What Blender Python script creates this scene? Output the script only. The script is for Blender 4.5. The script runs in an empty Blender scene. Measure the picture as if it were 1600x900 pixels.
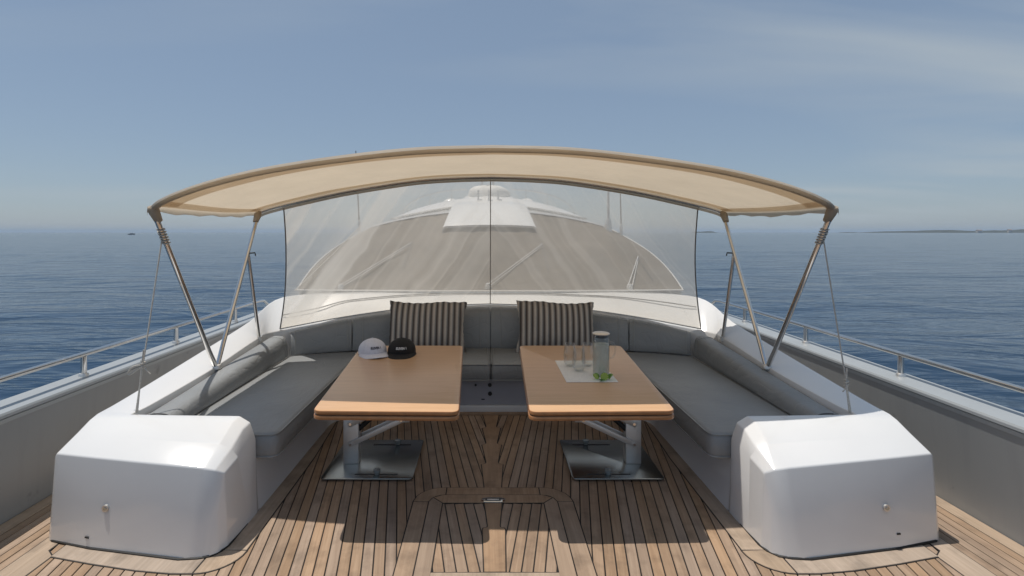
import bpy, bmesh, math, random
from mathutils import Vector, Matrix
random.seed(7)
R = math.radians
S = bpy.context.scene
COL = S.collection

# ------------------------------------------------------------------ camera
cam = bpy.data.cameras.new('camera')
cam.lens = 18.34; cam.sensor_width = 36.0
cam.shift_x = 0.025; cam.shift_y = -0.0544
cam.clip_start = 0.05; cam.clip_end = 60000
camo = bpy.data.objects.new('camera', cam); COL.objects.link(camo)
camo.location = (-0.04, 0.0, 1.6); camo.rotation_euler = (R(90), 0, 0)
S.camera = camo

# ------------------------------------------------------------------ world / sky
SUN_DIR = Vector((-0.25, 0.085, 1.0)).normalized()      # towards the sun
W = bpy.data.worlds.new('World'); S.world = W; W.use_nodes = True
nt = W.node_tree; nt.nodes.clear()
def N(t, ty, **kw):
    n = t.nodes.new(ty)
    for k, v in kw.items(): setattr(n, k, v)
    return n
wo = N(nt, 'ShaderNodeOutputWorld'); bg = N(nt, 'ShaderNodeBackground')
sky = N(nt, 'ShaderNodeTexSky', sky_type='NISHITA', sun_disc=False)
sky.sun_elevation = math.asin(SUN_DIR.z); sky.sun_rotation = math.atan2(SUN_DIR.x, SUN_DIR.y)
sky.altitude = 0; sky.air_density = 1.0; sky.dust_density = 0.4; sky.ozone_density = 1.6
bg.inputs['Strength'].default_value = 0.078
# thin cirrus: noise stretched along the wind, laid on a flat layer overhead
tc = N(nt, 'ShaderNodeTexCoord'); sep = N(nt, 'ShaderNodeSeparateXYZ')
nt.links.new(tc.outputs['Generated'], sep.inputs[0])
def wm(op, a, b=None):
    n = N(nt, 'ShaderNodeMath', operation=op)
    for i, v in enumerate((a, b)):
        if v is None: continue
        if isinstance(v, (int, float)): n.inputs[i].default_value = v
        else: nt.links.new(v, n.inputs[i])
    return n.outputs[0]
zc = wm('MAXIMUM', wm('ADD', sep.outputs['Z'], 0.10), 0.02)
comb = N(nt, 'ShaderNodeCombineXYZ')
nt.links.new(wm('DIVIDE', sep.outputs['X'], zc), comb.inputs[0])
nt.links.new(wm('DIVIDE', sep.outputs['Y'], zc), comb.inputs[1])
mp = N(nt, 'ShaderNodeMapping'); mp.inputs['Rotation'].default_value = (0, 0, R(-18))
mp.inputs['Location'].default_value = (7.1, 1.7, 3.1); mp.inputs['Scale'].default_value = (0.30, 0.90, 1)
nt.links.new(comb.outputs[0], mp.inputs['Vector'])
nz = N(nt, 'ShaderNodeTexNoise'); nz.inputs['Scale'].default_value = 1.15
nz.inputs['Detail'].default_value = 5; nz.inputs['Roughness'].default_value = 0.5
nz.inputs['Distortion'].default_value = 0.5
nt.links.new(mp.outputs[0], nz.inputs['Vector'])
cr = N(nt, 'ShaderNodeValToRGB'); cr.color_ramp.elements[0].position = 0.42; cr.color_ramp.elements[1].position = 0.74
nt.links.new(nz.outputs['Fac'], cr.inputs[0])
mixc = N(nt, 'ShaderNodeMix', data_type='RGBA'); mixc.blend_type = 'MIX'
mixc.inputs[7].default_value = (5.5, 6.2, 6.7, 1)
mp2 = N(nt, 'ShaderNodeMapping'); mp2.inputs['Location'].default_value = (1.37, 4.1, 0); mp2.inputs['Scale'].default_value = (0.22, 0.22, 1)
nt.links.new(comb.outputs[0], mp2.inputs['Vector'])
nz2 = N(nt, 'ShaderNodeTexNoise'); nz2.inputs['Scale'].default_value = 1.0; nz2.inputs['Detail'].default_value = 1.0
nt.links.new(mp2.outputs[0], nz2.inputs['Vector'])
cr2 = N(nt, 'ShaderNodeValToRGB'); cr2.color_ramp.elements[0].position = 0.46; cr2.color_ramp.elements[1].position = 0.60
nt.links.new(nz2.outputs['Fac'], cr2.inputs[0])
nt.links.new(wm('MULTIPLY', wm('MULTIPLY', cr.outputs[0], cr2.outputs[0]), 1.0), mixc.inputs[0])
hsv = N(nt, 'ShaderNodeHueSaturation'); hsv.inputs['Saturation'].default_value = 0.92
nt.links.new(sky.outputs[0], hsv.inputs['Color'])
veil = N(nt, 'ShaderNodeMix', data_type='RGBA')            # thin even high haze over the whole sky
veil.inputs[0].default_value = 0.5; veil.inputs[7].default_value = (3.7, 4.95, 6.7, 1)
nt.links.new(hsv.outputs[0], veil.inputs[6]); nt.links.new(veil.outputs[2], mixc.inputs[6])
nt.links.new(mixc.outputs[2], bg.inputs['Color']); nt.links.new(bg.outputs[0], wo.inputs['Surface'])

# ------------------------------------------------------------------ sun, exposure
sl = bpy.data.lights.new('sun', 'SUN'); sl.energy = 3.4; sl.angle = R(0.53); sl.color = (1.0, 0.94, 0.86)
so = bpy.data.objects.new('sun', sl); COL.objects.link(so)
so.rotation_euler = SUN_DIR.to_track_quat('Z', 'Y').to_euler(); so.location = (-6, 3, 25)
vs = S.view_settings; vs.view_transform = 'Standard'; vs.look = 'None'; vs.exposure = 0.0; vs.gamma = 1.0
vs.use_curve_mapping = False
S.render.engine = 'CYCLES'; S.cycles.use_denoising = True
S.cycles.max_bounces = 10; S.cycles.transparent_max_bounces = 16; S.cycles.transmission_bounces = 8
S.cycles.sample_clamp_indirect = 6.0; S.cycles.caustics_refractive = False; S.cycles.caustics_reflective = False

# ------------------------------------------------------------------ materials
def mat(name):
    m = bpy.data.materials.new(name); m.use_nodes = True
    t = m.node_tree; b = t.nodes['Principled BSDF']
    return m, t, b
def lk(t, a, b): t.links.new(a, b)
def coords(t, scale=(1, 1, 1), kind='Object', rand=0.0, rot=(0, 0, 0)):
    c = N(t, 'ShaderNodeTexCoord'); m = N(t, 'ShaderNodeMapping')
    m.inputs['Scale'].default_value = scale; m.inputs['Rotation'].default_value = rot
    lk(t, c.outputs[kind], m.inputs['Vector'])
    if rand:
        oi = N(t, 'ShaderNodeObjectInfo'); mu = N(t, 'ShaderNodeMath', operation='MULTIPLY'); mu.inputs[1].default_value = rand
        lk(t, oi.outputs['Random'], mu.inputs[0]); lk(t, mu.outputs[0], m.inputs['Location'])
    return m.outputs[0]
def noise(t, vec, scale, detail=3, rough=0.5, dist=0.0):
    n = N(t, 'ShaderNodeTexNoise'); n.inputs['Scale'].default_value = scale
    n.inputs['Detail'].default_value = detail; n.inputs['Roughness'].default_value = rough
    n.inputs['Distortion'].default_value = dist
    lk(t, vec, n.inputs['Vector']); return n.outputs['Fac']
def ramp(t, fac, stops, interp='LINEAR'):
    r = N(t, 'ShaderNodeValToRGB'); e = r.color_ramp.elements; r.color_ramp.interpolation = interp
    while len(e) < len(stops): e.new(0.5)
    for el, (p, c) in zip(e, stops):
        el.position = p; el.color = (c[0], c[1], c[2], 1) if isinstance(c, (tuple, list)) else (c, c, c, 1)
    lk(t, fac, r.inputs[0]); return r.outputs[0]
def mth(t, op, a, b=0.0, c=None):
    n = N(t, 'ShaderNodeMath', operation=op)
    for i, v in enumerate((a, b, c)):
        if v is None: continue
        if isinstance(v, (int, float)): n.inputs[i].default_value = v
        else: lk(t, v, n.inputs[i])
    return n.outputs[0]
def mixcol(t, fac, a, b, blend='MIX'):
    n = N(t, 'ShaderNodeMix', data_type='RGBA'); n.blend_type = blend
    for sock, v in ((0, fac), (6, a), (7, b)):
        if isinstance(v, (int, float)): n.inputs[sock].default_value = v
        elif isinstance(v, (tuple, list)): n.inputs[sock].default_value = (v[0], v[1], v[2], 1)
        else: lk(t, v, n.inputs[sock])
    return n.outputs[2]
def bump(t, b, h, strength, dist=0.01, prev=None):
    n = N(t, 'ShaderNodeBump'); n.inputs['Strength'].default_value = strength; n.inputs['Distance'].default_value = dist
    lk(t, h, n.inputs['Height'])
    if prev is not None: lk(t, prev, n.inputs['Normal'])
    lk(t, n.outputs[0], b.inputs['Normal']); return n.outputs[0]

def simple(name, col, rough=0.5, metal=0.0, coat=0.0, var=0.06, nscale=6.0, bstr=0.0, bscale=60.0):
    m, t, b = mat(name)
    v = coords(t)
    f = noise(t, v, nscale, 4)
    lo = tuple(c * (1 - var) for c in col); hi = tuple(min(1, c * (1 + var)) for c in col)
    lk(t, ramp(t, f, [(0.3, lo), (0.7, hi)]), b.inputs['Base Color'])
    b.inputs['Roughness'].default_value = rough; b.inputs['Metallic'].default_value = metal
    b.inputs['Coat Weight'].default_value = coat; b.inputs['Coat Roughness'].default_value = 0.08
    if bstr: bump(t, b, noise(t, v, bscale, 3), bstr, 0.002)
    return m

M = {}
M['gelcoat'] = simple('white_gelcoat', (0.78, 0.78, 0.775), 0.16, 0, 0.5, 0.025, 2.0, 0.025, 6)
M['fly_white'] = simple('flybridge_white', (0.80, 0.80, 0.79), 0.3, 0, 0.2, 0.03, 2.0)
def bulwark_mat():
    m, t, b = mat('bulwark_paint')
    f = noise(t, coords(t), 1.4, 4)
    runs = ramp(t, noise(t, coords(t, (1, 9, 0.7)), 1.3, 4, 0.6), [(0.30, 0.92), (0.48, 1.0)])
    spots = ramp(t, noise(t, coords(t), 7.0, 3, 0.5), [(0.24, 0.72), (0.31, 1.0)])
    c = ramp(t, f, [(0.3, (0.262, 0.276, 0.285)), (0.7, (0.288, 0.302, 0.310))])
    lk(t, mixcol(t, 1.0, mixcol(t, 0.8, c, runs, 'MULTIPLY'), spots, 'MULTIPLY'), b.inputs['Base Color'])
    b.inputs['Roughness'].default_value = 0.36; b.inputs['Coat Weight'].default_value = 0.15
    bump(t, b, noise(t, coords(t), 5, 2), 0.05, 0.01)
    return m
M['bulwark'] = bulwark_mat()
M['cap_rail'] = simple('cap_rail_paint', (0.35, 0.375, 0.39), 0.42, 0, 0.2, 0.04, 3.0)
M['hull'] = simple('hull_white', (0.75, 0.75, 0.75), 0.3, 0, 0.2, 0.02)
M['caulk'] = simple('deck_caulk', (0.016, 0.014, 0.013), 0.55, 0, 0, 0.2, 40)
M['steel'] = simple('polished_steel', (0.70, 0.69, 0.67), 0.12, 1.0, 0, 0.05, 12)
M['satin_steel'] = simple('satin_steel', (0.74, 0.73, 0.71), 0.5, 1.0, 0, 0.05, 12)
M['black'] = simple('black_plastic', (0.015, 0.015, 0.016), 0.45)
M['rubber'] = simple('black_seal', (0.012, 0.012, 0.012), 0.6)
M['rope'] = simple('pale_rope', (0.52, 0.49, 0.44), 0.8, 0, 0, 0.2, 120, 0.6, 250)
M['dark_cord'] = simple('dark_cord', (0.10, 0.10, 0.105), 0.7, 0, 0, 0.2, 80)
M['binding'] = simple('curtain_binding', (0.20, 0.19, 0.18), 0.7)
M['zip'] = simple('grey_zip', (0.30, 0.29, 0.27), 0.6)
M['kick'] = simple('grey_kick_panel', (0.40, 0.39, 0.42), 0.4, 0, 0.1)
M['clear_knob'] = simple('acrylic_knob', (0.32, 0.35, 0.35), 0.18, 0.3, 0.3)
M['placemat'] = simple('placemat_weave', (0.84, 0.81, 0.75), 0.75, 0, 0, 0.08, 90, 0.4, 300)
M['helm_cover'] = simple('white_cover_cloth', (0.72, 0.72, 0.70), 0.7, 0, 0, 0.12, 7, 0.6, 9)
M['grey_white'] = simple('grey_white_paint', (0.62, 0.62, 0.61), 0.4)
M['cap_white'] = simple('white_cap_cotton', (0.66, 0.66, 0.72), 0.85, 0, 0, 0.06, 60, 0.4, 220)
M['cap_black'] = simple('black_cap_cotton', (0.013, 0.012, 0.012), 0.85, 0, 0, 0.2, 60, 0.4, 220)
M['print_dark'] = simple('dark_print', (0.03, 0.03, 0.05), 0.7)
M['print_light'] = simple('light_print', (0.62, 0.61, 0.6), 0.7)
M['lime_rind'] = simple('lime_rind', (0.12, 0.26, 0.025), 0.35, 0, 0.2, 0.25, 60, 0.3, 120)
M['leaf'] = simple('mint_leaf', (0.05, 0.13, 0.03), 0.5, 0, 0, 0.3, 60)

def vinyl_mat():
    m, t, b = mat('grey_upholstery')
    v = coords(t, rand=11.0)
    f = noise(t, v, 3.0, 4)
    lk(t, ramp(t, f, [(0.3, (0.240, 0.252, 0.258)), (0.7, (0.278, 0.290, 0.298))]), b.inputs['Base Color'])
    b.inputs['Roughness'].default_value = 0.48
    cre = ramp(t, noise(t, coords(t, (1.0, 0.45, 1.0), rand=5.0), 5.0, 2, 0.4, 1.6), [(0.44, 1.0), (0.5, 0.0), (0.56, 1.0)])
    h = mth(t, 'ADD', noise(t, v, 4.5, 3, 0.55, 0.8), mth(t, 'ADD', mth(t, 'MULTIPLY', noise(t, v, 420, 2), 0.06), mth(t, 'MULTIPLY', cre, 0.14)))
    bump(t, b, h, 0.42, 0.022)
    return m
M['vinyl'] = vinyl_mat()
M['piping'] = simple('grey_piping', (0.29, 0.30, 0.30), 0.5)

def teak_mat(name, lo, hi, rnd=0.28, grey=0.35):
    m, t, b = mat(name)
    v = coords(t, (60, 2.2, 20), rand=37.0)
    g = noise(t, v, 1.0, 5, 0.62, 0.6)
    v2 = coords(t, (9, 1.0, 4), rand=13.0)
    g2 = noise(t, v2, 1.6, 3)
    c = ramp(t, g, [(0.25, lo), (0.75, hi)])
    oi = N(t, 'ShaderNodeObjectInfo')
    k = mth(t, 'MULTIPLY_ADD', oi.outputs['Random'], rnd, 1.0 - rnd / 2)
    k = mth(t, 'MULTIPLY', k, mth(t, 'MULTIPLY_ADD', g2, 0.5, 0.75))
    hs = N(t, 'ShaderNodeHueSaturation'); lk(t, c, hs.inputs['Color']); lk(t, k, hs.inputs['Value'])
    # weathering: some planks greyer than others
    w = N(t, 'ShaderNodeTexWhiteNoise'); w.noise_dimensions = '1D'; lk(t, oi.outputs['Random'], w.inputs['W'])
    lk(t, mth(t, 'MULTIPLY_ADD', w.outputs['Value'], -grey, 1.0), hs.inputs['Saturation'])
    # small stains and scuffs in deck space
    vg = coords(t, (1, 1, 1), rand=53.0)
    st = ramp(t, noise(t, vg, 5.5, 5, 0.6), [(0.33, 0.72), (0.5, 1.0)])
    col = mixcol(t, 1.0, hs.outputs[0], st, 'MULTIPLY')
    lk(t, col, b.inputs['Base Color'])
    b.inputs['Roughness'].default_value = 0.62
    bump(t, b, g, 0.25, 0.002)
    return m
M['teak'] = teak_mat('teak_plank', (0.295, 0.185, 0.108), (0.435, 0.295, 0.185), 0.20, 0.26)
M['teak_margin'] = teak_mat('teak_margin', (0.36, 0.255, 0.165), (0.48, 0.355, 0.245), 0.14, 0.3)
M['teak_hatch'] = teak_mat('teak_hatch', (0.30, 0.195, 0.118), (0.42, 0.29, 0.185), 0.2, 0.25)
M['teak_king'] = teak_mat('teak_king', (0.32, 0.20, 0.115), (0.42, 0.275, 0.165), 0.12, 0.1)

def veneer():
    m, t, b = mat('table_veneer')
    v = coords(t, (2.0, 34, 34))
    g = noise(t, v, 1.5, 6, 0.66, 0.6)
    lk(t, ramp(t, g, [(0.25, (0.57, 0.335, 0.180)), (0.50, (0.64, 0.40, 0.228)), (0.75, (0.71, 0.445, 0.262))]), b.inputs['Base Color'])
    b.inputs['Roughness'].default_value = 0.33
    bump(t, b, g, 0.06, 0.001)
    return m
M['veneer'] = veneer()
M['table_edge'] = simple('table_edge_wood', (0.42, 0.19, 0.075), 0.3, 0, 0.3, 0.15, 20)
M['table_groove'] = simple('table_groove', (0.10, 0.035, 0.012), 0.5)

def plate_mat():
    m, t, b = mat('brushed_plate')
    v = coords(t, (2, 60, 2))
    g = noise(t, v, 2.0, 3)
    b.inputs['Base Color'].default_value = (0.40, 0.42, 0.42, 1); b.inputs['Metallic'].default_value = 1.0
    lk(t, mth(t, 'MULTIPLY_ADD', g, 0.14, 0.17), b.inputs['Roughness'])
    return m
M['plate'] = plate_mat()

def canvas(name, tcol, dcol, tf):
    m, t, b = mat(name)
    t.nodes.remove(b)
    v = coords(t)
    f = noise(t, v, 3.5, 4)
    w = ramp(t, f, [(0.3, 0.93), (0.7, 1.0)])
    d = N(t, 'ShaderNodeBsdfDiffuse'); tr = N(t, 'ShaderNodeBsdfTranslucent'); mx = N(t, 'ShaderNodeMixShader')
    lk(t, mixcol(t, 1.0, dcol, w, 'MULTIPLY'), d.inputs['Color'])
    lk(t, mixcol(t, 1.0, tcol, w, 'MULTIPLY'), tr.inputs['Color'])
    bp = N(t, 'ShaderNodeBump'); bp.inputs['Strength'].default_value = 0.6; bp.inputs['Distance'].default_value = 0.03
    lk(t, noise(t, coords(t, (1.0, 2.6, 1)), 3.0, 4, 0.5, 0.7), bp.inputs['Height'])
    lk(t, bp.outputs[0], d.inputs['Normal']); lk(t, bp.outputs[0], tr.inputs['Normal'])
    mx.inputs[0].default_value = tf
    lk(t, d.outputs[0], mx.inputs[1]); lk(t, tr.outputs[0], mx.inputs[2])
    lk(t, mx.outputs[0], t.nodes['Material Output'].inputs['Surface'])
    return m
M['canvas'] = canvas('beige_canvas', (0.76, 0.635, 0.475), (0.74, 0.67, 0.57), 0.52)
M['canvas_hem'] = canvas('beige_canvas_double', (0.90, 0.78, 0.63), (0.74, 0.66, 0.55), 0.60)

def clear_vinyl():
    m, t, b = mat('clear_vinyl')
    t.nodes.remove(b)
    # scuffed, slightly milky sheet; its reflections are painted in as diagonal milky streaks
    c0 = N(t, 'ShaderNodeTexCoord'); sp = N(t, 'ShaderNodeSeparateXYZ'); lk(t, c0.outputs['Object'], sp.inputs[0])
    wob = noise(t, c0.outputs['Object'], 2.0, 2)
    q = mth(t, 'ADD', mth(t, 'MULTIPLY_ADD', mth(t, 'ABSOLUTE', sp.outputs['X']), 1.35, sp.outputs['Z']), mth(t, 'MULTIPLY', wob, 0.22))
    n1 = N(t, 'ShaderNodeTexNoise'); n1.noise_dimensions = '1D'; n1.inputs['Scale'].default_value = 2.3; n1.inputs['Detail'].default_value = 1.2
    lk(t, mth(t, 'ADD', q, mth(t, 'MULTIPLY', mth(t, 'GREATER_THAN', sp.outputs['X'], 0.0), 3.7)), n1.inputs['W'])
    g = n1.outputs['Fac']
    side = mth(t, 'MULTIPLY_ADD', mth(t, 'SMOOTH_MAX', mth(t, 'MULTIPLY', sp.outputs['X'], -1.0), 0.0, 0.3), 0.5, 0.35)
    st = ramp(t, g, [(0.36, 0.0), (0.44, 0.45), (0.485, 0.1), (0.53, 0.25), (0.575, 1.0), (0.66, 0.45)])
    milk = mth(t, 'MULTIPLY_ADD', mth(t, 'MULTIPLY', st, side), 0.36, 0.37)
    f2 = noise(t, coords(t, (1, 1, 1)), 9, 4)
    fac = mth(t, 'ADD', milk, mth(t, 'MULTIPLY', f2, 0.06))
    tr = N(t, 'ShaderNodeBsdfTransparent'); tr.inputs['Color'].default_value = (0.93, 0.905, 0.865, 1)
    d = N(t, 'ShaderNodeBsdfDiffuse'); d.inputs['Color'].default_value = (0.62, 0.62, 0.60, 1)
    tl = N(t, 'ShaderNodeBsdfTranslucent'); tl.inputs['Color'].default_value = (0.92, 0.86, 0.77, 1)
    ad = N(t, 'ShaderNodeMixShader'); ad.inputs[0].default_value = 0.75
    lk(t, d.outputs[0], ad.inputs[1]); lk(t, tl.outputs[0], ad.inputs[2])
    gl = N(t, 'ShaderNodeBsdfGlossy'); gl.inputs['Roughness'].default_value = 0.06
    bp = N(t, 'ShaderNodeBump'); bp.inputs['Strength'].default_value = 0.12; bp.inputs['Distance'].default_value = 0.03
    lk(t, g, bp.inputs['Height'])
    lk(t, bp.outputs[0], gl.inputs['Normal'])
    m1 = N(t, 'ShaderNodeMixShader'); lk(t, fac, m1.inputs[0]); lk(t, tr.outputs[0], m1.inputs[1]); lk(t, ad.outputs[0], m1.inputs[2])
    fr = N(t, 'ShaderNodeFresnel'); fr.inputs['IOR'].default_value = 1.45
    m2 = N(t, 'ShaderNodeMixShader'); lk(t, mth(t, 'MULTIPLY', fr.outputs[0], 1.0), m2.inputs[0])
    lk(t, m1.outputs[0], m2.inputs[1]); lk(t, gl.outputs[0], m2.inputs[2])
    lk(t, m2.outputs[0], t.nodes['Material Output'].inputs['Surface'])
    return m
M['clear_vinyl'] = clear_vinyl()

def mesh_cover():
    m, t, b = mat('windscreen_mesh')
    v = coords(t)
    f = noise(t, coords(t, (0.8, 1.6, 1.6)), 1.7, 4, 0.55, 0.8)
    lk(t, ramp(t, f, [(0.3, (0.100, 0.082, 0.062)), (0.7, (0.150, 0.126, 0.099))]), b.inputs['Base Color'])
    b.inputs['Roughness'].default_value = 0.75
    h = noise(t, coords(t, (0.7, 2.0, 2.0)), 2.6, 5, 0.55, 1.4)
    bump(t, b, h, 0.55, 0.05)
    return m
M['cover'] = mesh_cover()

def stripes():
    m, t, b = mat('striped_pillow')
    c = N(t, 'ShaderNodeTexCoord'); sp = N(t, 'ShaderNodeSeparateXYZ'); lk(t, c.outputs['Object'], sp.inputs[0])
    u = mth(t, 'FRACT', mth(t, 'MULTIPLY_ADD', sp.outputs['X'], 1 / 0.0545, 0.2))
    col = ramp(t, u, [(0.0, (0.085, 0.073, 0.064)), (0.13, (0.085, 0.073, 0.064)), (0.16, (0.26, 0.22, 0.195)), (0.30, (0.28, 0.24, 0.21)),
                      (0.33, (0.52, 0.47, 0.41)), (0.66, (0.54, 0.49, 0.43)), (0.69, (0.25, 0.245, 0.24)), (0.84, (0.24, 0.235, 0.23)), (0.88, (0.11, 0.095, 0.085)), (1.0, (0.085, 0.073, 0.064))])
    f = noise(t, c.outputs['Object'], 160, 2)
    lk(t, mixcol(t, 1.0, col, ramp(t, f, [(0.3, 0.8), (0.7, 1.1)]), 'MULTIPLY'), b.inputs['Base Color'])
    b.inputs['Roughness'].default_value = 0.9
    bump(t, b, f, 0.3, 0.002)
    return m
M['stripes'] = stripes()

def glass(name, col=(1, 1, 1), rough=0.0, ior=1.45):
    m, t, b = mat(name)
    t.nodes.remove(b)
    g = N(t, 'ShaderNodeBsdfGlossy'); g.inputs['Roughness'].default_value = 0.03
    tr = N(t, 'ShaderNodeBsdfTransparent'); tr.inputs['Color'].default_value = (*col, 1)
    lw = N(t, 'ShaderNodeLayerWeight'); lw.inputs['Blend'].default_value = 0.22
    mx = N(t, 'ShaderNodeMixShader')
    lk(t, mth(t, 'MULTIPLY_ADD', lw.outputs['Facing'], 0.55, 0.035), mx.inputs[0])
    lk(t, tr.outputs[0], mx.inputs[1]); lk(t, g.outputs[0], mx.inputs[2])
    lk(t, mx.outputs[0], t.nodes['Material Output'].inputs['Surface'])
    return m
M['glass'] = glass('thin_glass', (0.95, 0.96, 0.96))
def cloudy():
    m, t, b = mat('cloudy_lemonade')
    t.nodes.remove(b)
    d = N(t, 'ShaderNodeBsdfTranslucent'); d.inputs['Color'].default_value = (0.90, 0.89, 0.80, 1)
    d2 = N(t, 'ShaderNodeBsdfDiffuse'); d2.inputs['Color'].default_value = (0.92, 0.92, 0.85, 1)
    tr = N(t, 'ShaderNodeBsdfTransparent'); tr.inputs['Color'].default_value = (0.9, 0.92, 0.9, 1)
    a = N(t, 'ShaderNodeMixShader'); a.inputs[0].default_value = 0.5; lk(t, d.outputs[0], a.inputs[1]); lk(t, d2.outputs[0], a.inputs[2])
    x = N(t, 'ShaderNodeMixShader')
    lk(t, ramp(t, noise(t, coords(t, (1, 1, 0.5)), 22, 3), [(0.35, 0.78), (0.65, 0.95)]), x.inputs[0])
    lk(t, tr.outputs[0], x.inputs[1]); lk(t, a.outputs[0], x.inputs[2])
    lk(t, x.outputs[0], t.nodes['Material Output'].inputs['Surface'])
    return m
M['lemonade'] = cloudy()
def lime_flesh():
    m, t, b = mat('lime_flesh')
    c = N(t, 'ShaderNodeTexCoord'); sp = N(t, 'ShaderNodeSeparateXYZ'); lk(t, c.outputs['Object'], sp.inputs[0])
    ang = mth(t, 'ARCTAN2', sp.outputs['Z'], sp.outputs['X'])
    seg = mth(t, 'ABSOLUTE', mth(t, 'SINE', mth(t, 'MULTIPLY', ang, 5.0)))
    lk(t, ramp(t, seg, [(0.0, (0.62, 0.68, 0.36)), (0.3, (0.36, 0.50, 0.10)), (1.0, (0.30, 0.45, 0.07))]), b.inputs['Base Color'])
    b.inputs['Roughness'].default_value = 0.25
    return m
M['lime_flesh'] = lime_flesh()

def sea_mat():
    m, t, b = mat('sea_water')
    g = N(t, 'ShaderNodeNewGeometry')
    def pm(sc, rot):
        mpn = N(t, 'ShaderNodeMapping'); mpn.inputs['Scale'].default_value = sc; mpn.inputs['Rotation'].default_value = (0, 0, rot)
        lk(t, g.outputs['Position'], mpn.inputs['Vector']); return mpn.outputs[0]
    b.inputs['Base Color'].default_value = (0.008, 0.034, 0.076, 1)
    b.inputs['Roughness'].default_value = 0.10; b.inputs['IOR'].default_value = 1.333; b.inputs['Specular IOR Level'].default_value = 0.30
    h1 = noise(t, pm((0.16, 0.5, 1), R(8)), 1.0, 4, 0.55, 0.6)
    h2 = noise(t, pm((0.9, 2.2, 1), R(-6)), 1.0, 3, 0.5, 0.3)
    h = mth(t, 'ADD', mth(t, 'MULTIPLY', h1, 1.0), mth(t, 'MULTIPLY', h2, 0.10))
    bump(t, b, h, 0.55, 0.60)
    return m
M['sea'] = sea_mat()
M['land'] = simple('headland_scrub', (0.045, 0.050, 0.036), 0.9, 0, 0, 0.5, 0.02)
M['land_rock'] = simple('headland_rock', (0.30, 0.22, 0.17), 0.9, 0, 0, 0.3, 0.03)
M['far_wall'] = simple('far_house_wall', (0.6, 0.55, 0.48), 0.8)

# ------------------------------------------------------------------ mesh helpers
WL = {None: Vector((0, 0, 0))}
def wloc(o): return WL.get(o, Vector((0, 0, 0)))
def mk(name, V, F, m, parent=None, smooth=40, origin=None, mats=None, fm=None):
    """one mesh object from world-space vertices; the origin goes to the base centre (or the part's centre)"""
    V = [Vector(v) for v in V]
    if origin is None:
        lo = Vector([min(v[i] for v in V) for i in range(3)]); hi = Vector([max(v[i] for v in V) for i in range(3)])
        origin = (lo + hi) / 2
        if parent is None: origin.z = lo.z
    origin = Vector(origin)
    me = bpy.data.meshes.new(name)
    me.from_pydata([v - origin for v in V], [], F); me.update()
    for mm in (mats or [m]): me.materials.append(mm)
    if fm:
        for p, k in zip(me.polygons, fm): p.material_index = k
    bm = bmesh.new(); bm.from_mesh(me); bmesh.ops.recalc_face_normals(bm, faces=bm.faces); bm.to_mesh(me); bm.free()
    if smooth:
        me.shade_smooth(); me.set_sharp_from_angle(angle=R(smooth))
    o = bpy.data.objects.new(name, me); COL.objects.link(o)
    o.parent = parent; o.location = origin - wloc(parent); WL[o] = origin
    return o
def mkbm(name, bm, m, parent=None, smooth=40, **kw):
    bm.verts.ensure_lookup_table(); bm.verts.index_update()
    V = [v.co.copy() for v in bm.verts]; F = [[v.index for v in f.verts] for f in bm.faces]; bm.free()
    return mk(name, V, F, m, parent, smooth, **kw)
def thing(name, label, cat, loc=(0, 0, 0), group=None, kind=None):
    o = bpy.data.objects.new(name, None); COL.objects.link(o); o.location = loc; o.empty_display_size = 0.1
    WL[o] = Vector(loc); tag(o, label, cat, group, kind); return o
def tag(o, label=None, cat=None, group=None, kind=None):
    if label: o['label'] = label
    if cat: o['category'] = cat
    if group: o['group'] = group
    if kind: o['kind'] = kind
    return o
def grid(rows, cap=False, closed=False):
    """rows of equal length -> V, F"""
    n = len(rows[0]); V = [p for r in rows for p in r]; F = []
    for i in range(len(rows) - 1):
        for j in range(n if closed else n - 1):
            a = i * n + j; b = i * n + (j + 1) % n
            F.append([a, b, b + n, a + n])
    if cap:
        F.append(list(range(n))[::-1]); F.append([(len(rows) - 1) * n + j for j in range(n)])
    return V, F
def frames(P, closed=False):
    P = [Vector(p) for p in P]; n = len(P); T = []
    for i in range(n):
        a = P[(i - 1) % n] if (closed or i) else P[i]; b = P[(i + 1) % n] if (closed or i < n - 1) else P[i]
        T.append((b - a).normalized())
    up = Vector((0, 0, 1)) if abs(T[0].z) < 0.9 else Vector((1, 0, 0))
    X = (up - T[0] * up.dot(T[0])).normalized(); out = []
    for i in range(n):
        X = (X - T[i] * X.dot(T[i])).normalized(); out.append((P[i], X, T[i].cross(X)))
    return out
def tube_geo(P, r, seg=12, closed=False):
    rows = []
    fr = frames(P, closed)
    rr = r if isinstance(r, (list, tuple)) else [r] * len(fr)
    for (p, x, y), q in zip(fr, rr):
        rows.append([p + x * math.cos(2 * math.pi * k / seg) * q + y * math.sin(2 * math.pi * k / seg) * q for k in range(seg)])
    if closed: rows.append(rows[0])
    return grid(rows, cap=not closed, closed=True)
def tube(name, P, r, m, parent=None, seg=12, closed=False, **kw):
    V, F = tube_geo(P, r, seg, closed)
    return mk(name, V, F, m, parent, 50, **kw)
def join(*geos):
    V = []; F = []
    for v, f in geos:
        k = len(V); V += list(v); F += [[i + k for i in g] for g in f]
    return V, F
def box_geo(x0, x1, y0, y1, z0, z1):
    V = [(x, y, z) for x in (x0, x1) for y in (y0, y1) for z in (z0, z1)]
    return V, [[0, 1, 3, 2], [4, 6, 7, 5], [0, 4, 5, 1], [2, 3, 7, 6], [0, 2, 6, 4], [1, 5, 7, 3]]
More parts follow.
